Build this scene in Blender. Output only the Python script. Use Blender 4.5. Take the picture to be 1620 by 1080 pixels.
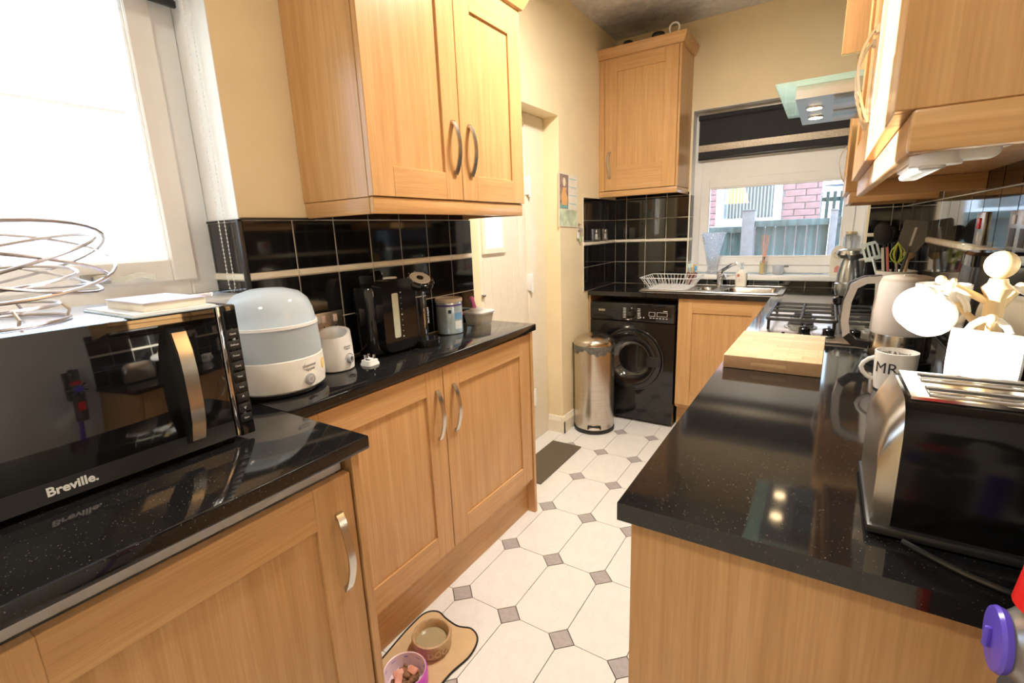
import bpy, bmesh, math, random
from mathutils import Matrix, Vector
random.seed(7)
for o in list(bpy.data.objects):
    bpy.data.objects.remove(o, do_unlink=True)
SC = bpy.context.scene
COL = SC.collection
PI = math.pi

# ------------------------------------------------------------------ camera
CAM_F, CAM_PITCH, CAM_YAW, CAM_ROLL, CAM_H = 756.88, -12.794, 33.152, 2.222, 1.3389
def cam_rot():
    p, y, r = (math.radians(a) for a in (CAM_PITCH, CAM_YAW, CAM_ROLL))
    return Matrix.Rotation(y, 3, 'Z') @ Matrix.Rotation(p, 3, 'X') @ Matrix.Rotation(r, 3, 'Y')
_R = cam_rot()
cam = bpy.data.cameras.new('camera')
cam.sensor_width = 36.0
cam.lens = CAM_F / 1620 * 36.0
cam.clip_start = 0.02
camo = bpy.data.objects.new('camera', cam); COL.objects.link(camo)
right, fwd, up = _R.col[0], _R.col[1], _R.col[2]
M = Matrix.Identity(4)
for i in range(3):
    M[i][0] = right[i]; M[i][1] = up[i]; M[i][2] = -fwd[i]
M[2][3] = CAM_H
camo.matrix_world = M
SC.camera = camo

# ------------------------------------------------------------------ world, sun, exposure
SC.view_settings.view_transform = 'Standard'
SC.view_settings.look = 'None'
SC.view_settings.exposure = 0.0
SC.view_settings.gamma = 1.0
SC.view_settings.use_curve_mapping = False
SKY_STRENGTH = 7.0
SUN_STRENGTH = 45.0
CEIL_POWER = 50.0
HOOD_POWER = 1.2
world = bpy.data.worlds.new('sky'); SC.world = world
world.use_nodes = True
bg = world.node_tree.nodes['Background']
bg.inputs[0].default_value = (0.62, 0.79, 1.0, 1)
bg.inputs[1].default_value = SKY_STRENGTH
sun = bpy.data.lights.new('sun', 'SUN')
sun.energy = SUN_STRENGTH; sun.angle = math.radians(0.6); sun.color = (1.0, 0.93, 0.80)
suno = bpy.data.objects.new('sun', sun); COL.objects.link(suno)
sd = Vector((1.0, 0.38, -0.135)).normalized()
suno.rotation_euler = sd.to_track_quat('-Z', 'Y').to_euler()
suno.location = (-8, -3, 5)

# ------------------------------------------------------------------ materials
MATS = {}
def _new(name):
    m = bpy.data.materials.new(name); m.use_nodes = True
    MATS[name] = m
    return m, m.node_tree, m.node_tree.nodes['Principled BSDF']
def _noise(nt, scale, detail=3.0, rough=0.5, sc=(1, 1, 1), vec='Object'):
    tc = nt.nodes.new('ShaderNodeTexCoord'); mp = nt.nodes.new('ShaderNodeMapping')
    mp.inputs['Scale'].default_value = sc
    n = nt.nodes.new('ShaderNodeTexNoise')
    n.inputs['Scale'].default_value = scale; n.inputs['Detail'].default_value = detail
    n.inputs['Roughness'].default_value = rough
    nt.links.new(tc.outputs[vec], mp.inputs[0]); nt.links.new(mp.outputs[0], n.inputs['Vector'])
    return n
def _ramp(nt, fac, stops):
    r = nt.nodes.new('ShaderNodeValToRGB')
    while len(r.color_ramp.elements) < len(stops): r.color_ramp.elements.new(0.5)
    for e, (p, c) in zip(r.color_ramp.elements, stops):
        e.position = p; e.color = (*c, 1)
    nt.links.new(fac, r.inputs[0]); return r
def _bump(nt, b, h, strength, dist=0.002):
    n = nt.nodes.new('ShaderNodeBump'); n.inputs['Strength'].default_value = strength
    n.inputs['Distance'].default_value = dist
    nt.links.new(h, n.inputs['Height']); nt.links.new(n.outputs[0], b.inputs['Normal'])
def mat(name, col, rough=0.5, metal=0.0, var=0.06, scale=18.0, bump=0.0, spec=0.5, coat=0.0, sc=(1, 1, 1), emit=None):
    m, nt, b = _new(name)
    n = _noise(nt, scale, 4.0, 0.55, sc)
    lo = tuple(max(0, c * (1 - var)) for c in col); hi = tuple(min(1, c * (1 + var)) for c in col)
    r = _ramp(nt, n.outputs['Fac'], [(0.3, lo), (0.7, hi)])
    nt.links.new(r.outputs[0], b.inputs['Base Color'])
    b.inputs['Roughness'].default_value = rough; b.inputs['Metallic'].default_value = metal
    b.inputs['Specular IOR Level'].default_value = spec
    b.inputs['Coat Weight'].default_value = coat
    b.inputs['Coat Roughness'].default_value = 0.05
    if bump: _bump(nt, b, n.outputs['Fac'], bump)
    if emit:
        b.inputs['Emission Color'].default_value = (*emit[0], 1); b.inputs['Emission Strength'].default_value = emit[1]
    return m
def oak(name, axis, tint=1.0):
    m, nt, b = _new(name)
    s1 = [46, 46, 46]; s1[axis] = 1.6
    s2 = [260, 260, 260]; s2[axis] = 7
    n1 = _noise(nt, 1.0, 5.0, 0.6, s1); n2 = _noise(nt, 1.0, 3.0, 0.6, s2)
    n3 = _noise(nt, 3.0, 2.0, 0.5)
    r1 = _ramp(nt, n1.outputs['Fac'], [(0.25, (.535, .305, .128)), (0.5, (.615, .362, .162)), (0.75, (.68, .425, .205))])
    r2 = _ramp(nt, n2.outputs['Fac'], [(0.35, (.80, .76, .70)), (0.6, (1, 1, 1))])
    mx = nt.nodes.new('ShaderNodeMix'); mx.data_type = 'RGBA'; mx.blend_type = 'MULTIPLY'
    mx.inputs['Factor'].default_value = 0.55
    nt.links.new(r1.outputs[0], mx.inputs['A']); nt.links.new(r2.outputs[0], mx.inputs['B'])
    r3 = _ramp(nt, n3.outputs['Fac'], [(0.3, (.93 * tint, .92 * tint, .90 * tint)), (0.7, (tint, tint, tint))])
    m2 = nt.nodes.new('ShaderNodeMix'); m2.data_type = 'RGBA'; m2.blend_type = 'MULTIPLY'
    m2.inputs['Factor'].default_value = 1.0
    nt.links.new(mx.outputs['Result'], m2.inputs['A']); nt.links.new(r3.outputs[0], m2.inputs['B'])
    nt.links.new(m2.outputs['Result'], b.inputs['Base Color'])
    b.inputs['Roughness'].default_value = 0.27
    b.inputs['Specular IOR Level'].default_value = 0.4
    _bump(nt, b, n2.outputs['Fac'], 0.12, 0.001)
    return m
def granite(name):
    m, nt, b = _new(name)
    tc = nt.nodes.new('ShaderNodeTexCoord')
    v = nt.nodes.new('ShaderNodeTexVoronoi'); v.inputs['Scale'].default_value = 190
    nt.links.new(tc.outputs['Object'], v.inputs['Vector'])
    r = _ramp(nt, v.outputs['Distance'], [(0.05, (.26, .21, .15)), (0.18, (.010, .010, .011))])
    n = _noise(nt, 90, 4, .6)
    r2 = _ramp(nt, n.outputs['Fac'], [(0.42, (0, 0, 0)), (0.62, (1, 1, 1))])
    mx = nt.nodes.new('ShaderNodeMix'); mx.data_type = 'RGBA'
    nt.links.new(r2.outputs[0], mx.inputs['Factor'])
    mx.inputs['A'].default_value = (.009, .009, .010, 1)
    nt.links.new(r.outputs[0], mx.inputs['B'])
    nt.links.new(mx.outputs['Result'], b.inputs['Base Color'])
    b.inputs['Roughness'].default_value = 0.07
    b.inputs['Specular IOR Level'].default_value = 0.65
    return m
def steel(name, col=(.62, .60, .57), rough=.28, sc=(1, 1, 300)):
    m, nt, b = _new(name)
    n = _noise(nt, 1.0, 3, .6, sc)
    r = _ramp(nt, n.outputs['Fac'], [(.3, tuple(c * .88 for c in col)), (.7, col)])
    nt.links.new(r.outputs[0], b.inputs['Base Color'])
    b.inputs['Metallic'].default_value = 1; b.inputs['Roughness'].default_value = rough
    _bump(nt, b, n.outputs['Fac'], .05, .0005)
    return m
def glassmat(name, tint=(1, 1, 1), gloss=0.08, rough=0.0, haze=0.0):
    m = bpy.data.materials.new(name); m.use_nodes = True; MATS[name] = m
    nt = m.node_tree; nt.nodes.clear()
    out = nt.nodes.new('ShaderNodeOutputMaterial')
    tr = nt.nodes.new('ShaderNodeBsdfTransparent'); tr.inputs[0].default_value = (*tint, 1)
    gl = nt.nodes.new('ShaderNodeBsdfGlossy'); gl.inputs['Roughness'].default_value = rough
    mx = nt.nodes.new('ShaderNodeMixShader')
    lw = nt.nodes.new('ShaderNodeLayerWeight'); lw.inputs['Blend'].default_value = .25
    mm = nt.nodes.new('ShaderNodeMath'); mm.operation = 'MULTIPLY_ADD'
    mm.inputs[1].default_value = .7; mm.inputs[2].default_value = gloss
    nt.links.new(lw.outputs['Fresnel'], mm.inputs[0]); nt.links.new(mm.outputs[0], mx.inputs[0])
    nt.links.new(tr.outputs[0], mx.inputs[1]); nt.links.new(gl.outputs[0], mx.inputs[2])
    last = mx
    if haze:
        df = nt.nodes.new('ShaderNodeBsdfTranslucent'); df.inputs[0].default_value = (*tint, 1)
        d2 = nt.nodes.new('ShaderNodeBsdfDiffuse'); d2.inputs[0].default_value = (*tint, 1)
        ad = nt.nodes.new('ShaderNodeMixShader'); ad.inputs[0].default_value = .5
        nt.links.new(df.outputs[0], ad.inputs[1]); nt.links.new(d2.outputs[0], ad.inputs[2])
        m3 = nt.nodes.new('ShaderNodeMixShader'); m3.inputs[0].default_value = haze
        nt.links.new(mx.outputs[0], m3.inputs[1]); nt.links.new(ad.outputs[0], m3.inputs[2]); last = m3
    nt.links.new(last.outputs[0], out.inputs[0])
    return m

oak_z = oak('oak_grain_upright', 2); oak_y = oak('oak_grain_along_run', 1); oak_x = oak('oak_grain_across', 0)
wood_axis = {'x': oak_x, 'y': oak_y, 'z': oak_z}
black_stone = granite('black_speckled_stone')
tile_black = mat('black_glazed_tile', (.006, .006, .007), .05, var=.15, spec=.75)
grout_m = mat('cream_grout', (.78, .74, .64), .8)
trim_m = mat('cream_border_tile', (.82, .76, .62), .25)
wall_m = mat('cream_wall_paint', (.88, .75, .50), .75, var=.03, scale=6, bump=.03)
reveal_m = mat('white_reveal_paint', (.88, .88, .86), .7, var=.02)
def ceiling_material():
    m, nt, b = _new('textured_ceiling_paint')
    n = _noise(nt, 26, 8, .65)
    r = _ramp(nt, n.outputs['Fac'], [(.3, (.70, .69, .67)), (.7, (.86, .85, .83))])
    # ceiling colour greyed above the wall unit, with its own ragged outline
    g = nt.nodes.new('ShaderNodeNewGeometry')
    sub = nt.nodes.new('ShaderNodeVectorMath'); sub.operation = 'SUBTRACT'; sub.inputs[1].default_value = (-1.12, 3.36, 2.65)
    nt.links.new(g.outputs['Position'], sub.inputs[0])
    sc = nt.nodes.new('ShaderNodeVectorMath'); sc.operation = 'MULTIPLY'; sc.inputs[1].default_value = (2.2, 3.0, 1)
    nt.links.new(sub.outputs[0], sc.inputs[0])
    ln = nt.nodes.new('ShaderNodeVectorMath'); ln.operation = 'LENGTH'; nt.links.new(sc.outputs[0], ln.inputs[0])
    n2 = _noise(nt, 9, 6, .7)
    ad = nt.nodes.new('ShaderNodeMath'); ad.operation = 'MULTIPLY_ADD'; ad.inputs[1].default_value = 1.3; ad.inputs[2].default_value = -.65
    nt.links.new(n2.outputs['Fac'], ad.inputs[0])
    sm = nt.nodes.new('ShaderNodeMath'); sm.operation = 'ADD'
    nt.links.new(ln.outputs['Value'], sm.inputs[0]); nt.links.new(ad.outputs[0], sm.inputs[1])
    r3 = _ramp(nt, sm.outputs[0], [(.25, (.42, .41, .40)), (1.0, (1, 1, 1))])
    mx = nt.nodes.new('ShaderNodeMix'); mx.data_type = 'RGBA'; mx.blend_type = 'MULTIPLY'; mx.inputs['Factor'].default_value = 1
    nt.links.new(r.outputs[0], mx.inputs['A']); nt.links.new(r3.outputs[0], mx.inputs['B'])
    nt.links.new(mx.outputs['Result'], b.inputs['Base Color'])
    b.inputs['Roughness'].default_value = .9
    _bump(nt, b, n.outputs['Fac'], .9, .02)
    return m
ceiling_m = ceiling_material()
def floor_tile_material():
    m, nt, b = _new('white_marbled_floor_tile')
    n = _noise(nt, 5, 8, .7, (1.6, .8, 1))
    r = _ramp(nt, n.outputs['Fac'], [(.46, (.82, .81, .80)), (.50, (.785, .77, .76)), (.54, (.82, .81, .80))])
    nt.links.new(r.outputs[0], b.inputs['Base Color']); b.inputs['Roughness'].default_value = .33
    return m
floor_m = floor_tile_material()
dot_m = mat('grey_floor_inset', (.42, .39, .40), .35, var=.12, scale=60)
joint_m = mat('dark_floor_joint', (.09, .07, .05), .9)
upvc = mat('white_plastic_frame', (.86, .86, .85), .3, var=.015)
cream_paint = mat('cream_gloss_paint', (.88, .82, .68), .35, var=.02)
white_gloss = mat('white_gloss', (.88, .87, .85), .15, var=.015)
white_soft = mat('white_satin_plastic', (.87, .87, .86), .38, var=.015)
black_gloss = mat('black_gloss_plastic', (.008, .008, .009), .08, var=.1, spec=.6)
black_satin = mat('black_satin_plastic', (.014, .014, .015), .4, var=.1)
black_mirror = mat('black_mirror_glass', (.006, .006, .007), .03, var=.1, spec=1.0, coat=.6)
dark_grey = mat('dark_grey_nylon', (.05, .05, .055), .45)
mid_grey = mat('grey_nylon', (.17, .165, .155), .5)
grey_plastic = mat('grey_plastic', (.33, .33, .34), .35)
steel_v = steel('brushed_steel_upright', sc=(220, 220, 2))
steel_h = steel('brushed_steel', sc=(2, 2, 260))
chrome = mat('polished_chrome', (.78, .78, .79), .06, metal=1, var=.02)
nickel = mat('satin_nickel', (.60, .57, .52), .25, metal=1, var=.05)
silver = mat('silver_plastic', (.42, .44, .44), .25, metal=.85, var=.04)
wire_silver = mat('silver_wire', (.62, .60, .63), .3, metal=1, var=.05)
wire_white = mat('white_coated_wire', (.82, .82, .84), .3)
cast_iron = mat('black_cast_iron', (.012, .012, .012), .5)
glass = glassmat('clear_glass', (.97, .99, 1.0), .05)
glass_green = glassmat('green_tinted_glass', (.80, .93, .88), .07, haze=.14)
glass_frost = glassmat('frosted_glass', (.95, .96, .97), .05, haze=.6)
glass_blue = glassmat('pale_blue_clear_plastic', (.88, .95, 1.0), .10, haze=.75)
glass_obj = glassmat('clear_tableware_glass', (.93, .96, .99), .10, haze=.10)
glass_dark = glassmat('smoked_porthole_glass', (.85, .83, .80), .10, haze=.05)
board_wood = mat('pale_butcher_block', (.74, .50, .27), .5, var=.22, scale=1, sc=(60, 3, 60))
pine = mat('turned_pale_wood', (.80, .60, .34), .4, var=.12, sc=(20, 20, 2), scale=2)
blind_m = mat('black_blind_fabric', (.022, .022, .026), .8, var=.2, scale=200)
def glitter():
    m, nt, b = _new('glitter_band')
    n = _noise(nt, 900, 2, .5)
    r = _ramp(nt, n.outputs['Fac'], [(.35, (.22, .17, .11)), (.55, (.45, .37, .27)), (.72, (1, .95, .85))])
    nt.links.new(r.outputs[0], b.inputs['Base Color']); b.inputs['Roughness'].default_value = .35
    b.inputs['Metallic'].default_value = .3
    return m
glitter_m = glitter()
red_plastic = mat('red_plastic', (.75, .02, .02), .25)
purple_plastic = mat('violet_plastic', (.12, .08, .62), .25)
pink_plastic = mat('pink_plastic', (.80, .20, .50), .3)
mat_brown = mat('brown_door_mat', (.13, .105, .075), .95, var=.25, scale=300, bump=.4)
text_dark = mat('dark_print', (.03, .03, .03), .5)
text_light = mat('light_print', (.75, .75, .73), .4)
text_gold = mat('gold_print', (.65, .50, .28), .4)

# ------------------------------------------------------------------ geometry helpers
class G:
    def __init__(s): s.bm = bmesh.new()
    def _merge(s, b, mtx=None):
        if mtx is not None: bmesh.ops.transform(b, matrix=mtx, verts=b.verts)
        me = bpy.data.meshes.new('tmp'); b.to_mesh(me); b.free()
        s.bm.from_mesh(me); bpy.data.meshes.remove(me); return s
    def box(s, x0, x1, y0, y1, z0, z1, bev=0.0, seg=2, mtx=None):
        b = bmesh.new()
        bmesh.ops.create_cube(b, size=1.0)
        for v in b.verts:
            v.co = Vector(((x0 + x1) / 2 + v.co.x * (x1 - x0), (y0 + y1) / 2 + v.co.y * (y1 - y0), (z0 + z1) / 2 + v.co.z * (z1 - z0)))
        if bev > 0:
            bmesh.ops.bevel(b, geom=list(b.edges), offset=bev, segments=seg, profile=.5, affect='EDGES')
        bmesh.ops.recalc_face_normals(b, faces=b.faces)
        return s._merge(b, mtx)
    def loft(s, rings, cap0=True, cap1=True, closed=True, mtx=None):
        b = bmesh.new(); vs = [[b.verts.new(p) for p in r] for r in rings]
        n = len(rings[0]); e = n if closed else n - 1
        for a, c in zip(vs[:-1], vs[1:]):
            for i in range(e):
                b.faces.new((a[i], a[(i + 1) % n], c[(i + 1) % n], c[i]))
        if cap0 and closed: b.faces.new(list(reversed(vs[0])))
        if cap1 and closed: b.faces.new(vs[-1])
        bmesh.ops.recalc_face_normals(b, faces=b.faces)
        return s._merge(b, mtx)
    def lathe(s, prof, n=32, c=(0, 0, 0), mtx=None, cap0=True, cap1=True):
        rings = [[(c[0] + r * math.cos(2 * PI * i / n), c[1] + r * math.sin(2 * PI * i / n), c[2] + z) for i in range(n)] for r, z in prof]
        return s.loft(rings, cap0, cap1, mtx=mtx)
    def cyl(s, p0, p1, r0, r1=None, n=20):
        p0, p1 = Vector(p0), Vector(p1); d = p1 - p0; r1 = r0 if r1 is None else r1
        m = Matrix.Translation(p0) @ d.to_track_quat('Z', 'Y').to_matrix().to_4x4()
        return s.lathe([(r0, 0), (r1, d.length)], n, mtx=m)
    def tube(s, pts, r, n=8, closed=False, mtx=None):
        P = [Vector(p) for p in pts]; k = len(P); rings = []
        prev = None
        for i in range(k):
            if closed: t = P[(i + 1) % k] - P[i - 1]
            else: t = P[min(i + 1, k - 1)] - P[max(i - 1, 0)]
            t.normalize()
            if prev is None:
                a = Vector((0, 0, 1)) if abs(t.z) < .9 else Vector((1, 0, 0))
                nrm = t.cross(a).normalized()
            else:
                nrm = prev - t * prev.dot(t)
                nrm = nrm.normalized() if nrm.length > 1e-6 else t.orthogonal().normalized()
            prev = nrm; bn = t.cross(nrm)
            rr_ = r[i] if isinstance(r, (list, tuple)) else r
            rings.append([tuple(P[i] + nrm * (rr_ * math.cos(2 * PI * j / n)) + bn * (rr_ * math.sin(2 * PI * j / n))) for j in range(n)])
        if closed:
            rings.append(rings[0]); return s.loft(rings, False, False, mtx=mtx)
        return s.loft(rings, mtx=mtx)
    def prism(s, poly, h0, h1, axis='z', mtx=None):
        def pt(u, v, h): return {'z': (u, v, h), 'y': (u, h, v), 'x': (h, u, v)}[axis]
        return s.loft([[pt(u, v, h0) for u, v in poly], [pt(u, v, h1) for u, v in poly]], mtx=mtx)
    def strip(s, path, width_axis, w, t, mtx=None):
        """flat bar swept along a path; width along width_axis, thickness t across the path"""
        W = Vector(width_axis).normalized(); P = [Vector(p) for p in path]; rings = []
        for i in range(len(P)):
            d = (P[min(i + 1, len(P) - 1)] - P[max(i - 1, 0)]).normalized()
            nn = d.cross(W).normalized()
            rings.append([tuple(P[i] + W * (sx * w / 2) + nn * (sy * t / 2)) for sx, sy in ((-1, -1), (1, -1), (1, 1), (-1, 1))])
        return s.loft(rings, mtx=mtx)
    def ball(s, c, r, sc=(1, 1, 1), n=20, mtx=None):
        b = bmesh.new(); bmesh.ops.create_uvsphere(b, u_segments=n, v_segments=max(8, n // 2), radius=r)
        for v in b.verts: v.co = Vector((c[0] + v.co.x * sc[0], c[1] + v.co.y * sc[1], c[2] + v.co.z * sc[2]))
        return s._merge(b, mtx)
    def xf(s, m): bmesh.ops.transform(s.bm, matrix=m, verts=s.bm.verts); return s

def rr(hx, hy, r, z, k=5, cx=0, cy=0):
    out = []
    for qx, qy, a0 in ((1, 1, 0), (-1, 1, 90), (-1, -1, 180), (1, -1, 270)):
        for i in range(k + 1):
            a = math.radians(a0 + 90 * i / k)
            out.append((cx + qx * (hx - r) + r * math.cos(a), cy + qy * (hy - r) + r * math.sin(a), z))
    return out
def link(name, g, m, parent=None, smooth=35):
    if isinstance(g, G):
        me = bpy.data.meshes.new(name); g.bm.to_mesh(me); g.bm.free()
    else: me = g
    if m is not None and not me.materials: me.materials.append(m)
    if smooth:
        for p in me.polygons: p.use_smooth = True
        me.set_sharp_from_angle(angle=math.radians(smooth))
    o = bpy.data.objects.new(name, me); COL.objects.link(o)
    if parent is not None: o.parent = parent
    return o
def tag(o, label=None, cat=None, group=None, kind=None):
    if label: o['label'] = label
    if cat: o['category'] = cat
    if group: o['group'] = group
    if kind: o['kind'] = kind
    return o
class Thing:
    """an Empty at the base of a thing; parts are given in world coordinates unless local"""
    def __init__(s, name, label, cat, loc, rotz=0.0, group=None, mtx=None, kind=None):
        s.o = bpy.data.objects.new(name, None); COL.objects.link(s.o)
        s.o.empty_display_size = .05
        s.m = mtx if mtx is not None else Matrix.Translation(loc) @ Matrix.Rotation(rotz, 4, 'Z')
        s.o.matrix_world = s.m
        s.local = False
        tag(s.o, label, cat, group, kind)
    def part(s, name, g, m, parent=None, smooth=35, local=None, label=None):
        loc = s.local if local is None else local
        if not loc and isinstance(g, G): g.xf(s.m.inverted())
        o = link(name, g, m, parent or s.o, smooth)
        if label: o['label'] = label
        return o
def struct(name, g, m, smooth=35):
    o = link(name, g, m, None, smooth); o['kind'] = 'structure'; return o
def single(name, g, m, label, cat, group=None, smooth=35, kind=None):
    """a one-mesh thing with its origin at its base centre"""
    bm = g.bm; xs = [v.co.x for v in bm.verts]; ys = [v.co.y for v in bm.verts]; zs = [v.co.z for v in bm.verts]
    c = Vector(((min(xs) + max(xs)) / 2, (min(ys) + max(ys)) / 2, min(zs)))
    g.xf(Matrix.Translation(-c)); o = link(name, g, m, None, smooth); o.location = c
    return tag(o, label, cat, group, kind)
FACE = {'+x': ((0, 1, 0), (1, 0, 0)), '-x': ((0, -1, 0), (-1, 0, 0)), '-y': ((1, 0, 0), (0, -1, 0)), '+y': ((-1, 0, 0), (0, 1, 0)), '+z': None}
def frame(origin, facing):
    """u to the viewer's right, v up, n towards the viewer"""
    r, n = FACE[facing]; m = Matrix.Identity(4)
    for i in range(3):
        m[i][0] = r[i]; m[i][1] = (0, 0, 1)[i]; m[i][2] = n[i]; m[i][3] = origin[i]
    return m
def text_g(s, size, extr=.0004, bold=0.0, align='CENTER', mtx=None, wrap=None):
    c = bpy.data.curves.new('t', 'FONT'); c.body = s; c.size = size; c.extrude = extr; c.align_x = align
    c.align_y = 'CENTER'; c.offset = bold; c.resolution_u = 3
    o = bpy.data.objects.new('t', c); COL.objects.link(o)
    bpy.context.view_layer.update()
    me = bpy.data.meshes.new_from_object(o.evaluated_get(bpy.context.evaluated_depsgraph_get()))
    bpy.data.objects.remove(o, do_unlink=True); bpy.data.curves.remove(c)
    g = G(); g.bm.from_mesh(me); bpy.data.meshes.remove(me)
    if wrap:
        R, a0, z0 = wrap
        for v in g.bm.verts:
            a = a0 + v.co.x / R; rr_ = R + v.co.z; z = z0 + v.co.y
            v.co = Vector((rr_ * math.cos(a), rr_ * math.sin(a), z))
    if mtx is not None: g.xf(mtx)
    return g
def plate_cells(a0, a1, b0, b1, holes):
    us = sorted({a0, a1, *[h[0] for h in holes], *[h[1] for h in holes]}); vs = sorted({b0, b1, *[h[2] for h in holes], *[h[3] for h in holes]})
    us = [u for u in us if a0 <= u <= a1]; vs = [v for v in vs if b0 <= v <= b1]
    for u0, u1 in zip(us[:-1], us[1:]):
        for v0, v1 in zip(vs[:-1], vs[1:]):
            cu, cv = (u0 + u1) / 2, (v0 + v1) / 2
            if not any(h[0] < cu < h[1] and h[2] < cv < h[3] for h in holes): yield u0, u1, v0, v1
def plate(axis, h0, h1, a0, a1, b0, b1, holes=()):
    g = G()
    for u0, u1, v0, v1 in plate_cells(a0, a1, b0, b1, holes):
        if axis == 'x': g.box(h0, h1, u0, u1, v0, v1)
        elif axis == 'y': g.box(u0, u1, h0, h1, v0, v1)
        else: g.box(u0, u1, v0, v1, h0, h1)
    bmesh.ops.remove_doubles(g.bm, verts=g.bm.verts, dist=1e-5)
    # drop the inner faces two neighbouring cells share
    seen = {}
    for f in g.bm.faces: seen.setdefault(tuple(sorted(v.index for v in f.verts)), []).append(f)
    g.bm.verts.index_update(); seen = {}
    for f in g.bm.faces: seen.setdefault(tuple(sorted(v.index for v in f.verts)), []).append(f)
    kill = [f for fs in seen.values() if len(fs) > 1 for f in fs]
    if kill: bmesh.ops.delete(g.bm, geom=kill, context='FACES')
    return g
# ================================================================== SETTING
XL, XR, YB, YF, ZC = -1.39, .365, 3.65, -1.30, 2.65
ZWL, ZWR = .935, .92            # worktop heights, left and right
# ---- floor with octagons and insets
floor = struct('floor', G().box(-1.62, .50, -1.42, 3.85, -.12, -.004), joint_m, smooth=0)
TX, TY, PX, PY, DX, DY = -1.0537, 1.1977, .2113, .3422, .049, .048
def clip(poly, x0, x1, y0, y1):
    for ax, val, sgn in ((0, x0, 1), (0, x1, -1), (1, y0, 1), (1, y1, -1)):
        out = []
        for i in range(len(poly)):
            a, b = poly[i - 1], poly[i]
            ia, ib = sgn * (a[ax] - val) >= 0, sgn * (b[ax] - val) >= 0
            if ia != ib:
                t = (val - a[ax]) / (b[ax] - a[ax]); out.append((a[0] + t * (b[0] - a[0]), a[1] + t * (b[1] - a[1])))
            if ib: out.append(b)
        poly = out
        if len(poly) < 3: return []
    return poly
LIM = (-1.386, .361, -1.296, 3.646)
gj = .0013
octa = [(DX, gj), (PX - DX, gj), (PX - gj, DY), (PX - gj, PY - DY), (PX - DX, PY - gj), (DX, PY - gj), (gj, PY - DY), (gj, DY)]
dk = .93
diam = [(-DX * dk, 0), (0, -DY * dk), (DX * dk, 0), (0, DY * dk)]
mesh_oct = mesh_dot = None
for i in range(-3, 8):
    for j in range(-8, 9):
        x, y = TX + i * PX, TY + j * PY
        for nm, base, mm in (('floor_tile', octa, floor_m), ('floor_inset', diam, dot_m)):
            poly = [(x + u, y + v) for u, v in base]
            c = clip(poly, *LIM)
            if len(c) < 3: continue
            whole = len(c) == len(poly) and max(abs(a[0] - b[0]) + abs(a[1] - b[1]) for a, b in zip(c, poly[-0:] + poly[:0])) < 1e-9
            cached = mesh_oct if nm == 'floor_tile' else mesh_dot
            if whole and cached is not None:
                o = link(nm, cached, mm, floor, smooth=0)
            else:
                g = G().prism([(u - x, v - y) for u, v in c], -.0035, 0.0)
                o = link(nm, g, mm, floor, smooth=0)
                if whole:
                    if nm == 'floor_tile': mesh_oct = o.data
                    else: mesh_dot = o.data
            o.location = (x, y, 0)
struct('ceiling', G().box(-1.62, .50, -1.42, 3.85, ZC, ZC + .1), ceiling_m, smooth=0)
# ---- walls
WIN_L = (.10, .754, 1.185, 2.28)       # opening in the left wall (Y, Z)
DOOR_L = (1.87, 2.72, 0.0, 2.0)
wall_left = struct('wall_left', plate('x', -1.62, XL, -1.42, 3.85, 0, ZC, [WIN_L, DOOR_L]), wall_m, smooth=0)
WIN_B = (-.835, .195, .985, 2.10)
wall_back = struct('wall_back', plate('y', YB, 3.85, XL, XR, 0, ZC, [WIN_B]), wall_m, smooth=0)
wall_right = struct('wall_right', G().box(XR, .50, -1.42, 3.85, 0, ZC), mat('pale_grey_wall_paint', (.74, .75, .76), .75, var=.03, scale=6, bump=.03), smooth=0)
wall_front = struct('wall_front', G().box(XL, XR, -1.42, YF, 0, ZC), wall_m, smooth=0)
# painted reveals
g = G(); y0, y1, z0, z1 = WIN_L
g.box(-1.619, XL + .0008, y1 - .003, y1 + .0, 1.40, z1); g.box(-1.619, XL, y0, y0 + .003, z0, z1); g.box(-1.619, XL, y0, y1, z1 - .003, z1)
link('reveal_lining', g, reveal_m, wall_left, smooth=0)
g = G(); x0, x1, z0, z1 = WIN_B
g.box(x0, x0 + .003, YB, 3.845, z0, z1); g.box(x1 - .003, x1, YB, 3.845, z0, z1); g.box(x0, x1, YB, 3.845, z1 - .003, z1)
link('reveal_lining', g, reveal_m, wall_back, smooth=0)

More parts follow.
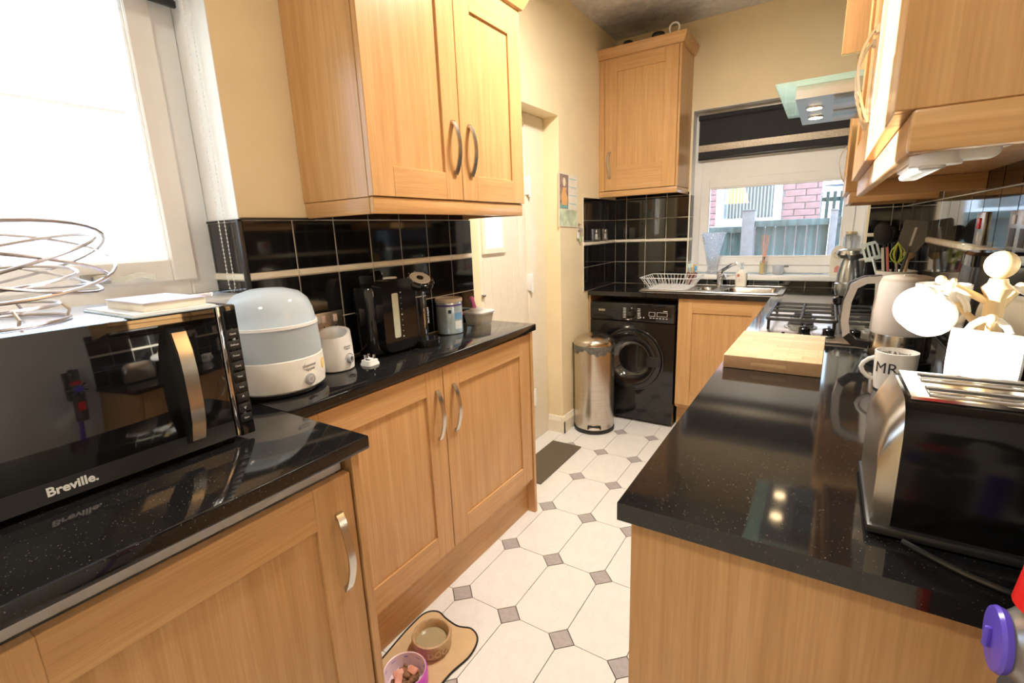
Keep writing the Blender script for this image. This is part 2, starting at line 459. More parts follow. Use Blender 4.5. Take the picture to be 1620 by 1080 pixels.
# ---- glazed wall tiles, one object each
_tile_cache = {}
def tiles(wall, facing, plane, us, rows, strips=(), skip=None):
    """us: edges along the viewer's right (world coordinate), rows: (z0,z1) list; grout bed behind"""
    r, n = FACE[facing]; ax = 0 if abs(r[0]) else 1; sg = r[ax]
    ulo, uhi = min(us), max(us); zlo = min([a for a, b in rows] + [a for a, b in strips]); zhi = max([b for a, b in rows] + [b for a, b in strips])
    nv = Vector(n)
    def put(nm, m, u0, u1, z0, z1, d0, d1, bev):
        w, h = abs(u1 - u0), z1 - z0
        key = (facing, round(w, 4), round(h, 4), d1, nm); cu, cz = (u0 + u1) / 2, (z0 + z1) / 2
        if key not in _tile_cache:
            g = G()
            if ax == 1: bx = (min(0, n[0] * (d1 - d0)), max(0, n[0] * (d1 - d0)), -w / 2, w / 2)
            else: bx = (-w / 2, w / 2, min(0, n[1] * (d1 - d0)), max(0, n[1] * (d1 - d0)))
            g.box(*bx, -h / 2, h / 2, bev, 1)
            o = link(nm, g, m, wall, smooth=0); _tile_cache[key] = o.data
        else: o = link(nm, _tile_cache[key], m, wall, smooth=0)
        p = [0, 0, cz]; p[ax] = cu; p[1 - ax] = plane + n[1 - ax] * d0
        o.location = p; return o
    if ax == 1: g = G().box(min(plane, plane + n[0] * .004), max(plane, plane + n[0] * .004), ulo, uhi, zlo, zhi)
    else: g = G().box(ulo, uhi, min(plane, plane + n[1] * .004), max(plane, plane + n[1] * .004), zlo, zhi)
    link('grout_bed', g, grout_m, wall, smooth=0)
    for u0, u1 in zip(us[:-1], us[1:]):
        for z0, z1 in rows:
            if skip and skip((u0 + u1) / 2, (z0 + z1) / 2): continue
            jit = .0019
            put('wall_tile', tile_black, u0 + jit, u1 - jit, z0 + jit, z1 - jit, .004, .0075, .0012)
        for z0, z1 in strips:
            put('border_tile', trim_m, u0 + .0003, u1 - .0003, z0, z1, .004, .011, .003)
R_LOW, R_MID, STR, R_UP = (.936, 1.0825), (1.0825, 1.233), (1.233, 1.252), (1.252, 1.402)
YT = [.754, .91, 1.06, 1.21, 1.36, 1.51, 1.655, 1.806]
tiles(wall_left, '+x', XL, YT, [(ZWL + .001, 1.0825), R_MID, R_UP], [STR])
tiles(wall_left, '+x', XL, [.99, 1.06, 1.21, 1.36, 1.51, 1.655, 1.80], [(1.4022, 1.43)])
tiles(wall_left, '+x', XL, [-.14, .01, .16, .31, .46, .61, .754], [(ZWL + .001, 1.0825), (1.0825, 1.183)])
tiles(wall_left, '-y', .754, [-1.60, -1.545, XL + .008], [(1.186, 1.233), (1.252, 1.399)], [STR])
link('tile_edging', G().box(XL - .002, XL + .011, .742, .7545, 1.185, 1.405, .001), black_satin, wall_left)
link('tile_edging', G().box(-1.60, XL + .011, .744, .7545, 1.3995, 1.405), black_satin, wall_left)
link('tile_edging', G().box(XL, XL + .010, .754, .99, 1.4025, 1.409), black_satin, wall_left)
YT2 = [3.06, 3.195, 3.345, 3.495, 3.649]
BACK_ROWS = [(ZWR + .001, 1.0865), (1.0865, 1.2345), (1.254, 1.402), (1.402, 1.552)]
tiles(wall_left, '+x', XL, YT2, BACK_ROWS, [(1.2345, 1.254)])
tiles(wall_back, '-y', YB, [XL + .008, -1.295, -1.145, -.993, -.838], BACK_ROWS + [(1.552, 1.575)], [(1.2345, 1.254)])
tiles(wall_back, '+x', -.835, [3.652, 3.70, 3.742], BACK_ROWS[1:], [(1.2345, 1.254)])
tiles(wall_back, '-y', YB, [-.838, -.69, -.54, -.39, -.24, -.09, .06, .205], [(ZWR + .001, .962)])
tiles(wall_back, '-y', YB, [.205, .313, XR - .008], [(ZWR + .001, 1.0865), (1.0865, 1.2345), (1.254, 1.402), (1.402, 1.50)], [(1.2345, 1.254)])
YR = [.655 + .15 * k for k in range(20)] + [3.642]
tiles(wall_right, '-x', XR, YR, [(ZWR + .001, 1.0865), (1.0865, 1.2345), (1.254, 1.402), (1.402, 1.46)], [(1.2345, 1.254)])

# ---- skirting
g = G(); prof = [(0, 0), (.018, 0), (.018, .085), (.012, .10), (.006, .115), (0, .118)]
g.prism([(XL + a, b) for a, b in prof], 2.70, 3.10, 'y')
g.prism([(2.72 - a, b) for a, b in prof], -1.50, XL + .018, 'x')
struct('baseboard_left', g, mat('cream_skirting', (.87, .80, .66), .35), smooth=0)

# ---- left window
w1 = Thing('window_1', 'white plastic casement window in the left wall above the microwave', None, (-1.60, .5, 1.185), kind='structure')
y0, y1, z0, z1 = WIN_L; xa, xb = -1.615, -1.555
def ring(g, x0, x1, a0, a1, c0, c1, w, ax='x', bev=.004):
    for u0, u1, v0, v1 in ((a0, a0 + w, c0, c1), (a1 - w, a1, c0, c1), (a0 + w, a1 - w, c0, c0 + w), (a0 + w, a1 - w, c1 - w, c1)):
        if ax == 'x': g.box(x0, x1, u0, u1, v0, v1, bev, 1)
        else: g.box(u0, u1, x0, x1, v0, v1, bev, 1)
    return g
w1.part('frame', ring(G(), xa, xb, y0 + .002, y1 - .003, z0 + .012, z1 - .003, .075), upvc)
sash = w1.part('sash', ring(G(), xa + .005, xb + .014, y0 + .042, y1 - .064, z0 + .056, z1 - .045, .062), upvc)
w1.part('glazing_bead', ring(G(), xb - .006, xb + .006, y0 + .094, y1 - .120, z0 + .110, z1 - .096, .012), upvc, sash)
w1.part('pane', G().box(-1.592, -1.586, y0 + .09, y1 - .115, z0 + .1, z1 - .09), glass, sash)
h = G(); h.box(xb + .014, xb + .026, .42, .48, z0 + .066, z0 + .092, .004); h.strip([(xb + .036, .44 + .012 * t, z0 + .079 + .004 * math.sin(t)) for t in range(12)], (0, 0, 1), .014, .009)
w1.part('handle', h, silver)
struct('trim_1', G().box(-1.60, XL + .02, y0 - .02, y1 - .0015, z0 - .012, z0 + .010, .004), white_gloss)
bl = Thing('roller_blind', 'dark roller blind rolled up at the top of the left window', 'blind', (-1.50, .5, 1.95))
bl.part('fabric', G().box(-1.504, -1.5025, y0 + .02, y1 - .02, 1.967, 2.22), blind_m)
bl.part('roller', G().cyl((-1.51, y0 + .012, 2.235), (-1.51, y1 - .012, 2.235), .018), blind_m)
bl.part('bottom_bar', G().box(-1.510, -1.497, y0 + .02, y1 - .018, 1.950, 1.967, .003), black_satin)
def chain(name, label, x, y, ztop, zbot):
    T = Thing(name, label, 'blind chain', (x, y, zbot))
    g = G(); g.tube([(x, y - .008, ztop), (x, y - .008, zbot + .02), (x, y - .004, zbot), (x, y + .004, zbot), (x, y + .008, zbot + .02), (x, y + .008, ztop)], .0008, 5)
    T.part('cord', g, white_soft)
    g = G(); z = zbot + .012
    while z < ztop:
        for s in (-1, 1): g.ball((x, y + s * .008, z), .0024, n=6)
        z += .011
    T.part('bead', g, white_soft)['kind'] = 'stuff'
chain('blind_chain', 'white beaded blind chain hanging beside the left window', -1.45, .735, 2.26, 1.20)

# ---- back window
w2 = Thing('window_2', 'white plastic window over the sink with a fanlight behind the blind', None, (-.32, 3.75, .985), kind='structure')
x0, x1, z0, z1 = WIN_B
w2.part('frame', ring(G(), 3.745, 3.805, x0 + .003, x1 - .003, z0 + .018, z1 - .003, .055, 'y'), upvc)
w2.part('transom', G().box(x0 + .055, x1 - .055, 3.742, 3.80, 1.645, 1.775, .004, 1), upvc)
sash = w2.part('sash', ring(G(), 3.735, 3.79, x0 + .052, x1 - .058, z0 + .07, 1.650, .060, 'y'), upvc)
w2.part('pane', G().box(x0 + .10, x1 - .10, 3.765, 3.770, z0 + .12, 1.60), glass, sash)
w2.part('glazing_bead', ring(G(), 3.733, 3.742, x0 + .106, x1 - .112, z0 + .124, 1.591, .012, 'y'), upvc, sash)
fan = w2.part('fanlight', ring(G(), 3.735, 3.79, x0 + .052, x1 - .058, 1.775, z1 - .05, .05, 'y'), upvc)
w2.part('pane', G().box(x0 + .09, x1 - .09, 3.765, 3.770, 1.82, z1 - .09), glass, fan)
w2.part('trickle_vent', G().box(-.52, -.22, 3.722, 3.745, 2.062, 2.085, .003), upvc)
struct('trim_2', G().box(x0 - .0, x1 - .004, 3.60, 3.80, .965, .998, .005), white_gloss)
bl = Thing('roller_blind', 'black roller blind with a glitter band half way down the sink window', 'blind', (-.33, 3.71, 1.78))
bl.part('fabric', G().box(-.805, .155, 3.7115, 3.713, 1.795, 2.05), blind_m)
bl.part('glitter_band', G().box(-.805, .155, 3.7095, 3.7112, 1.835, 1.878), glitter_m)
bl.part('roller', G().cyl((-.81, 3.716, 2.055), (.16, 3.716, 2.055), .018), blind_m)
bl.part('bottom_bar', G().box(-.805, .155, 3.704, 3.718, 1.780, 1.796, .003), black_satin)

# ---- back door in the left wall
d1 = Thing('door_1', 'cream painted back door with a small glazed pane beyond the worktop', None, (-1.52, 2.3, 0), kind='structure')
d1.part('door_frame', G().box(-1.56, -1.495, 2.50, 2.72, 0, 1.998, .004).box(-1.56, -1.495, 1.87, 1.93, 0, 1.998, .004).box(-1.56, -1.495, 1.93, 2.50, 1.93, 1.998, .004), cream_paint)
leaf = d1.part('door_leaf', plate('x', -1.55, -1.505, 1.934, 2.405, .006, 1.925, [(2.075, 2.235, 1.26, 1.72)]), cream_paint, smooth=0)
d1.part('glazing_frame', ring(G(), -1.512, -1.490, 2.045, 2.262, 1.232, 1.748, .034), cream_paint, leaf)
d1.part('pane', G().box(-1.531, -1.526, 2.074, 2.236, 1.259, 1.721), glass_frost, leaf)
for k in range(6):
    d1.part('board_bead', G().box(-1.5055, -1.5025, 1.975 + k * .075, 1.979 + k * .075, .1, 1.20), cream_paint, leaf)
d1.part('key_cylinder', G().box(-1.506, -1.490, 2.016, 2.048, 1.012, 1.026, .003), nickel)
d1.part('stile', G().box(-1.55, -1.503, 2.41, 2.498, .006, 1.925, .003), cream_paint)
for z in (.30, 1.04, 1.60):
    d1.part('hinge', G().box(-1.506, -1.478, 2.495, 2.535, z - .05, z + .05, .004).cyl((-1.480, 2.515, z - .06), (-1.480, 2.515, z + .06), .008), white_soft)

# ================================================================== OUTSIDE
brick_red = mat('red_brick', (.42, .23, .22), .85, var=.28, scale=9, bump=.2)
mortar = mat('pale_mortar', (.40, .35, .34), .9)
fence_wood = mat('weathered_green_timber', (.11, .15, .15), .85, var=.4, scale=1, sc=(30, 30, 2))
post_m = mat('grey_concrete_post', (.26, .24, .25), .9, var=.15)
ground_m = mat('grey_paving', (.30, .29, .28), .9, var=.2)
slate_m = mat('slate_roof', (.20, .22, .25), .8, var=.2)
single('paved_yard', G().box(-12, 9, 3.86, 22, -.6, -.35), ground_m, 'grey paved yard outside beyond the sink window', 'yard')
single('side_passage', G().box(-22, -1.63, -9, 3.855, -.6, -.35), ground_m, 'pale paved passage outside beyond the left window', 'paving')
# house behind the fence
HY = 7.0
hs = Thing('neighbouring_house', 'red brick house wall with a white window seen through the sink window', 'house', (-1.6, HY, -.35))
hs.part('wall', plate('y', HY + .02, HY + .30, -4.0, -.09, -.35, 5.2, [(-1.24, -.52, 1.33, 2.30)]), mortar, smooth=0)
bmesh_brick = {}
def bricks(T, facing_y, x0, x1, z0, z1, holes, bw=.225, bh=.078, nm='brick'):
    row = 0; z = z0; me = None; cnt = 0
    while z < z1 - .01:
        x = x0 - (bw / 2 if row % 2 else 0)
        while x < x1 - .02:
            a, b = max(x, x0), min(x + bw, x1)
            segs = [(a, b)]
            for hx0, hx1, hz0, hz1 in holes:
                if z + bh > hz0 + .01 and z < hz1 - .01:
                    ns = []
                    for s0, s1 in segs:
                        if s1 <= hx0 or s0 >= hx1: ns.append((s0, s1))
                        else:
                            if s0 < hx0: ns.append((s0, hx0))
                            if s1 > hx1: ns.append((hx1, s1))
                    segs = ns
            for s0, s1 in segs:
                if s1 - s0 < .03: continue
                key = (round(s1 - s0, 3), nm)
                dj = random.uniform(-.002, .002)
                if key not in bmesh_brick:
                    w = s1 - s0 - .010
                    o = link(nm, G().box(-w / 2, w / 2, 0, .025, 0, bh - .010), brick_red, T.o, smooth=0); bmesh_brick[key] = o.data
                else: o = link(nm, bmesh_brick[key], brick_red, T.o, smooth=0)
                o.matrix_parent_inverse = Matrix.Identity(4)
                wp = Vector(((s0 + s1) / 2, facing_y + dj, z + .005)); o.location = T.m.inverted() @ wp
                cnt += 1
            x += bw
        z += bh; row += 1
    return cnt
bricks(hs, HY, -1.60, -.09, 1.02, 2.58, [(-1.26, -.50, 1.31, 2.32)])
wf = hs.part('window_frame', ring(ring(G(), HY - .03, HY + .06, -1.26, -.50, 1.315, 2.32, .055, 'y'), HY - .04, HY + .05, -1.215, -.545, 1.36, 1.90, .045, 'y').box(-1.21, -.55, HY - .03, HY + .05, 1.89, 1.96), upvc)
hs.part('pane', G().box(-1.2, -.56, HY + .01, HY + .014, 1.37, 2.29), glass, wf)
hs.part('window_ledge', G().box(-1.30, -.46, HY - .08, HY + .03, 1.28, 1.315), upvc, wf)
slat = mat('pale_blind_slat', (.70, .78, .82), .6)
for k in range(16):
    x = -1.19 + k * .04
    hs.part('blind_slat', G().box(-.0015, .0015, -.028, .028, 0, .92, mtx=Matrix.Translation((x, HY + .16, 1.36)) @ Matrix.Rotation(.35, 4, 'Z')), slat, wf)
hs.part('room_lamp', G().lathe([(.16, 0), (.10, .22)], 20, (-1.10, HY + .55, 1.62)), mat('orange_lamp_shade', (.9, .45, .16), .6, emit=((1, .5, .18), .9)), wf)
hs.part('dark_room', G().box(-1.6, -.12, HY + 1.4, HY + 1.45, .8, 2.9), mat('dim_room_wall', (.16, .17, .19), .9), wf, smooth=0)
hs.part('roof', G().prism([(HY - .35, 5.1), (HY + 3.2, 7.3), (HY + 3.2, 7.2), (HY - .35, 5.0)], -4.2, .15, 'x'), slate_m)
# fence panels and posts
def fence(name, label, y, x0, x1, ztop, nb):
    T = Thing(name, label, 'fence', ((x0 + x1) / 2, y, -.35))
    T.part('top_rail', G().box(x0, x1, y - .045, y + .005, ztop - .055, ztop, .004), fence_wood)
    T.part('lower_rail', G().box(x0, x1, y - .02, y + .02, .1, .15, .004), fence_wood)
    w = (x1 - x0) / nb
    for k in range(nb):
        dz = random.uniform(-.008, .004); dy = random.uniform(-.004, .004)
        T.part('plank', G().box(x0 + k * w + .003, x0 + (k + 1) * w - .003, y + .008 + dy, y + .024 + dy, -.35, ztop - .02 + dz, .002, 1), fence_wood)
fence('board_fence', 'weathered green board fence panel between two grey posts', 5.0, -.555, .012, 1.36, 7)
fence('board_fence', 'lower green board fence panel left of the wide grey post', 5.02, -1.62, -.665, 1.315, 10)
fence('board_fence', 'green board fence panel at the far right of the sink window', 5.0, .07, 1.4, 1.365, 12)
for lab, xa_, xb_, zt in (('wide grey fence post behind the glass vase', -.662, -.558, 1.45), ('slim grey fence post near the right window frame', .015, .068, 1.42)):
    T = Thing('fence_post', lab, 'post', ((xa_ + xb_) / 2, 4.99, -.35))
    T.part('shaft', G().box(xa_, xb_, 4.93, 5.04, -.35, zt, .006), post_m)
    T.part('cap', G().box(xa_ - .004, xb_ + .004, 4.925, 5.045, zt, zt + .012, .003), post_m)
# trellis and shrub past the house corner
T = Thing('garden_trellis', 'dark picket trellis beyond the corner of the brick house', 'trellis', (.35, 7.6, -.35))
for k in range(12):
    T.part('picket', G().box(-.12 + k * .075, -.085 + k * .075, 7.6, 7.62, -.35, 1.70, .003, 1), mat('dark_green_timber', (.06, .09, .08), .8) if k == 0 else MATS['dark_green_timber'])
T.part('rail', G().box(-.15, .85, 7.62, 7.65, 1.58, 1.63), MATS['dark_green_timber'])
T.part('rail', G().box(-.15, .85, 7.62, 7.65, .6, .65), MATS['dark_green_timber'])
sh = Thing('white_shed', 'pale shed with a white roof far beyond the trellis', 'shed', (.7, 11, -.35))
sh.part('wall', G().box(-.10, 2.2, 11, 12.5, -.35, 2.0), mat('grey_blue_cladding', (.22, .27, .33), .8), smooth=0)
sh.part('roof', G().prism([(-.20, 1.98), (2.3, 1.98), (2.3, 2.2), (1.05, 2.75), (-.20, 2.2)], 10.9, 12.6, 'y'), mat('white_roof_sheet', (.85, .86, .88), .6), smooth=0)
# building beyond the left window
lb = Thing('brick_outbuilding', 'sun bleached brick outbuilding beyond the left window', 'building', (-6, 2.0, -.35))
lb.part('wall', G().box(-8.2, -5.5, 1.05, 4.6, -.35, 2.55), mat('pale_brickwork', (.44, .30, .30), .85, var=.15, scale=30), smooth=0)
lb.part('coping', G().box(-8.3, -5.42, .98, 4.7, 2.55, 2.68), mat('pale_coping', (.60, .64, .68), .8), smooth=0)
lb.part('chimney', G().box(-6.7, -6.2, 1.25, 1.65, 2.68, 3.9), MATS['pale_brickwork'], smooth=0)
lb.part('door', G().box(-5.5, -5.47, 1.5, 2.25, -.35, 1.45), white_soft, smooth=0)
ho = Thing('distant_house', 'distant pale house with a pitched roof at the left window edge', 'house', (-16, 1.2, -.35))
ho.part('wall', G().box(-18, -14, 1.2, 5.2, -.35, 1.7), MATS['pale_brickwork'], smooth=0)
ho.part('roof', G().prism([(1.0, 1.7), (5.4, 1.7), (3.2, 3.6)], -18.2, -13.8, 'x'), slate_m, smooth=0)
# ================================================================== FITTED KITCHEN
def wave_handle(u, v0, v1, n0):
    pts = []
    for i in range(15):
        t = i / 14
        k = math.sin(PI * t)
        n = n0 + .003 + .024 * (k ** .75 if k > 0 else 0) * (1 - .25 * math.cos(PI * t))
        pts.append((u + .0035 * math.sin(2 * PI * t), v0 + (v1 - v0) * t, n))
    g = G().strip(pts, (1, 0, 0), .017, .0045)
    g.box(u - .0085, u + .0085, v0 - .002, v0 + .012, n0 - .001, n0 + .006); g.box(u - .0085, u + .0085, v1 - .012, v1 + .002, n0 - .001, n0 + .006)
    return g
def shaker(T, origin, facing, w, h, handle=None, hv=None, rt=.085, rb=.085, st=.085, th=.02, name='door'):
    M_ = frame(origin, facing); hm = wood_axis['y' if facing[1] == 'x' else 'x']
    d = T.part(name, G().box(st - .004, w - st + .004, rb - .004, h - rt + .004, .002, th - .0075).xf(M_), oak_z)
    for u in (0, w - st): T.part('stile', G().box(u, u + st, 0, h, 0, th, .0012, 1).xf(M_), oak_z, d)
    T.part('rail', G().box(st, w - st, 0, rb, 0, th, .0008, 1).xf(M_), hm, d)
    T.part('rail', G().box(st, w - st, h - rt, h, 0, th, .0008, 1).xf(M_), hm, d)
    if handle is not None:
        T.part('handle', wave_handle(handle, hv[0], hv[1], th).xf(M_), nickel, d, label='curved satin nickel handle')
    return d
def crown(T, x0, x1, y0, y1, z, facing, ends):
    """moulding that flares out over the doors; ends: which short sides return"""
    prof = [(0, 0), (.012, .004), (.030, .040), (.034, .058), (0, .058)]
    g = G()
    if facing == '+x':
        g.loft([[(x1 + a, y0 - (a if 0 in ends else 0), z + b) for a, b in prof], [(x1 + a, y1 + (a if 1 in ends else 0), z + b) for a, b in prof]])
        for e, yy, s in ((0, y0, -1), (1, y1, 1)):
            if e in ends: g.loft([[(x0, yy + s * a, z + b) for a, b in prof], [(x1 + a, yy + s * a, z + b) for a, b in prof]])
    elif facing == '-x':
        g.loft([[(x0 - a, y0 - (a if 0 in ends else 0), z + b) for a, b in prof], [(x0 - a, y1 + (a if 1 in ends else 0), z + b) for a, b in prof]])
        for e, yy, s in ((0, y0, -1), (1, y1, 1)):
            if e in ends: g.loft([[(x1, yy + s * a, z + b) for a, b in prof], [(x0 - a, yy + s * a, z + b) for a, b in prof]])
    else:
        g.loft([[(x0 - (a if 0 in ends else 0), y0 - a, z + b) for a, b in prof], [(x1 + (a if 1 in ends else 0), y0 - a, z + b) for a, b in prof]])
        for e, xx, s in ((0, x0, -1), (1, x1, 1)):
            if e in ends: g.loft([[(xx + s * a, y1, z + b) for a, b in prof], [(xx + s * a, y0 - a, z + b) for a, b in prof]])
    T.part('crown_moulding', g, wood_axis['y' if facing[1] == 'x' else 'x'], smooth=0)

# ---- upper cabinet on the left
T = Thing('wall_cabinet', 'oak double wall cabinet above the black tiles on the left', 'cabinet', (-1.23, 1.37, 1.406))
T.part('body', G().box(XL + .001, -1.0925, .963, 1.777, 1.453, 2.166, .0008, 1), oak_z)
shaker(T, (-1.0915, .964, 1.455), '+x', .4035, .71, .368, (.082, .25), rt=.10)
shaker(T, (-1.0915, 1.3705, 1.455), '+x', .4055, .71, .050, (.082, .25), rt=.10)
T.part('pelmet', G().box(-1.094, -1.076, .966, 1.768, 1.406, 1.4525, .004), oak_y)
for y in (.966, 1.75): T.part('pelmet_return', G().box(XL + .001, -1.094, y, y + .018, 1.406, 1.4525, .003), oak_x)
crown(T, XL + .001, -1.0715, .963, 1.777, 2.166, '+x', (0, 1))
# ---- narrow base cabinet on the left
T = Thing('base_cabinet', 'shallow oak double base cabinet under the far left worktop', 'cabinet', (-1.24, 1.21, 0))
T.part('body', G().box(XL + .02, -1.105, .625, 1.800, .15, .903), oak_z)
shaker(T, (-1.104, .627, .182), '+x', .580, .712, .545, (.455, .635), rb=.09)
shaker(T, (-1.104, 1.211, .182), '+x', .588, .712, .050, (.455, .635), rb=.09)
T.part('plinth', G().box(-1.135, -1.120, .625, 1.800, .0005, .15), oak_y)
T.part('end_panel', G().box(XL + .02, -1.078, 1.801, 1.820, .0005, .903, .001, 1), oak_z)
single('worktop', G().box(XL + .0085, -1.068, .6205, 1.839, .905, ZWL, .004), black_stone, 'narrow black stone worktop under the baby bottle appliances', 'worktop')
# ---- near left unit with an integrated appliance
T = Thing('integrated_appliance', 'oak fronted integrated appliance under the microwave with gap above its door', 'appliance', (-1.05, .29, 0))
T.part('tub', G().box(XL + .03, -.835, .003, .575, .08, .895, .004), mat('grey_appliance_shell', (.62, .62, .61), .4))
T.part('control_strip', G().box(-.835, -.8135, .006, .572, .8685, .897, .003), mat('light_grey_strip', (.70, .70, .70), .35))
shaker(T, (-.8125, .003, .152), '+x', .572, .715, .533, (.46, .64), rt=.088, st=.088)
T.part('plinth', G().box(-.865, -.85, .0, .578, .0005, .148), oak_y)
single('end_panel', G().box(XL + .02, -.788, .5800, .5985, .0005, .9035, .001, 1), oak_z, 'oak end panel beside the near left appliance door', 'panel')
T = Thing('base_cabinet', 'oak base cabinet at the near end of the left worktop', 'cabinet', (-1.05, -.3, 0))
T.part('body', G().box(XL + .03, -.815, -.60, .0, .15, .90), oak_z)
shaker(T, (-.8135, -.597, .152), '+x', .594, .745, .05, (.5, .67))
T.part('plinth', G().box(-.865, -.85, -.60, -.003, .0005, .148), oak_y)
single('worktop', G().box(XL + .0085, -.774, -.62, .620, .905, ZWL, .004), black_stone, 'deep black stone worktop carrying the microwave', 'worktop')

# ---- back run: tall wall unit, sink base, washing machine housing
T = Thing('wall_cabinet', 'single oak wall cabinet in the back corner beside the sink window', 'cabinet', (-1.12, 3.49, 1.557))
T.part('body', G().box(XL + .001, -.862, 3.352, YB - .001, 1.597, 2.436, .0008, 1), oak_z)
T.part('side_panel', G().box(-.861, -.846, 3.335, YB - .001, 1.597, 2.436, .001, 1), oak_z)
T.part('filler_strip', G().box(XL + .001, -1.350, 3.333, 3.351, 1.597, 2.436, .001, 1), oak_z)
shaker(T, (-1.347, 3.3515, 1.599), '-y', .484, .836, .036, (.080, .258), rb=.16, rt=.082)
T.part('pelmet', G().box(XL + .001, -.848, 3.338, 3.356, 1.557, 1.596, .004), oak_x)
T.part('pelmet_return', G().box(-.866, -.848, 3.356, YB - .001, 1.557, 1.596, .003), oak_y)
crown(T, XL + .001, -.846, 3.333, YB - .001, 2.436, '-y', (1,))
T = Thing('ring_ornament', 'small white round keepsake on top of the corner wall cabinet', 'ornament', (-.90, 3.345, 2.4945))
T.part('ring', G().tube([(-.90 + .030 * math.cos(a), 3.345, 2.53 + .030 * math.sin(a)) for a in [2 * PI * i / 20 for i in range(20)]], .006, 6, True), white_soft)
T.part('stem', G().box(-.905, -.895, 3.337, 3.353, 2.4945, 2.503, .002), white_soft)
for k, (x, y, w) in enumerate(((-1.20, 3.36, .035), (-1.00, 3.35, .045))):
    single('lidded_pot', G().lathe([(w * .9, 0), (w, .012), (w * .8, .03), (w * .3, .036)], 14, (x, y, 2.4945)), black_satin,
           ('small dark lidded pot at the left on the corner cabinet', 'wider dark lidded pot at the middle of the corner cabinet')[k], 'pot')
T = Thing('base_cabinet', 'oak sink cabinet beside the black washing machine', 'cabinet', (-.51, 3.35, 0))
T.part('body', plate('z', .15, .74, -.766, -.245, 3.162, 3.60), oak_z, smooth=0)
shaker(T, (-.763, 3.161, .174), '-y', .520, .714, None, rt=.09, rb=.10, st=.09)
T.part('plinth', G().box(-.766, -.245, 3.215, 3.23, .0005, .149), oak_x)
single('filler_panel', G().box(XL + .0085, -1.371, 3.140, 3.62, .0005, .8885, .001, 1), oak_z, 'slim oak filler panel left of the washing machine', 'panel')
BOWLS = [(-.705, -.585, 3.30, 3.47), (-.535, -.215, 3.255, 3.50)]
single('worktop', plate('z', .89, ZWR, XL + .0085, -.2405, 3.12, YB - .0085, BOWLS[:1] + [(-.535, -.2405, 3.255, 3.50)]), black_stone, 'black stone worktop holding the sink in front of the back window', 'worktop', smooth=0)

# ---- right run
single('worktop', plate('z', .89, ZWR, -.2395, XR - .0085, .650, YB - .0085, [(-.2395, -.215, 3.255, 3.50)]), black_stone, 'long black stone worktop on the right with the toaster and chopping board', 'worktop', smooth=0)
single('end_panel', G().box(-.222, XR - .001, .668, .687, .0005, .889, .001, 1), oak_z, 'wide oak end panel facing the viewer at the lower right', 'panel')
for lab, a, b, hd in (('oak base cabinet nearest the viewer on the right run', .690, 1.288, .05), ('oak base cabinet beside the hob on the right run', 1.292, 1.90, .05), ('oak base cabinet under the gas hob', 1.904, 2.56, .05), ('oak base cabinet at the inner corner of the right run', 2.564, 3.11, .05)):
    T = Thing('base_cabinet', lab, 'cabinet', (.07, (a + b) / 2, 0))
    T.part('body', G().box(-.200, XR - .02, a, b, .15, .889), oak_z)
    shaker(T, (-.201, b - .002, .174), '-x', b - a - .004, .712, hd, (.46, .64))
    T.part('plinth', G().box(-.16, -.145, a, b, .0005, .148), oak_y)
def upper_right(lab, a, b, handle_u, near_end, far_end):
    T = Thing('wall_cabinet', lab, 'cabinet', (.21, (a + b) / 2, 1.408))
    a2 = a + (.019 if near_end else .002); b2 = b - (.019 if far_end else .002)
    T.part('body', G().box(.0725, XR - .001, a2, b2, 1.455, 2.166, .0008, 1), oak_z)
    if near_end: T.part('end_panel', G().box(.0505, XR - .001, a, a + .018, 1.453, 2.166, .0012, 1), oak_z)
    if far_end: T.part('end_panel', G().box(.0505, XR - .001, b - .018, b, 1.453, 2.166, .0012, 1), oak_z)
    shaker(T, (.0715, b2 - .001, 1.453), '-x', b2 - a2 - .002, .712, handle_u, (.075, .245))
    T.part('pelmet', G().box(.067, .085, a + (.019 if near_end else .001), b - (.019 if far_end else .001), 1.408, 1.4525, .004), oak_y)
    if near_end: T.part('pelmet_return', G().box(.067, XR - .001, a - .004, a + .018, 1.408, 1.4525, .004), oak_x)
    if far_end: T.part('pelmet_return', G().box(.067, XR - .001, b - .018, b + .004, 1.408, 1.4525, .004), oak_x)
    crown(T, .051, XR - .001, a, b, 2.166, '-x', ((0,) if near_end else ()) + ((1,) if far_end else ()))
upper_right('oak wall cabinet nearest the viewer at the top right, sun on its door', .712, 1.312, .055, True, False)
upper_right('oak wall cabinet between the nearest one and the cooker hood', 1.316, 1.880, .515, False, True)
upper_right('oak wall cabinet beyond the cooker hood on the right', 2.56, 3.16, .055, True, True)
# under-cabinet light
T = Thing('under_cabinet_light', 'white strip light fixed beneath the nearest right wall cabinet', 'light', (.105, .9, 1.397))
T.part('body', G().box(.088, .122, .76, 1.06, 1.408, 1.4545, .005), white_soft)
T.part('diffuser', G().box(.092, .118, .775, 1.05, 1.397, 1.4085, .005), glass_frost)
T.part('end_cap', G().prism([(.098 + .024 * math.cos(a), .757 + .022 * math.sin(a)) for a in [2 * PI * i / 24 for i in range(24)]], 1.396, 1.4545).box(.10, .152, .742, .775, 1.399, 1.422, .009, 4), white_soft)
T.part('rocker_switch', G().cyl((.096, .757, 1.393), (.096, .757, 1.3965), .012), white_gloss)
single('lamp_flex', G().tube([(.126, .99, 1.425), (.15, 1.01, 1.428), (.18, 1.02, 1.428), (.205, .98, 1.434), (.23, .93, 1.440), (.28, .91, 1.445), (.345, .92, 1.447)], .003, 6), white_soft, 'thin white flex under the nearest right wall cabinet', 'cable')

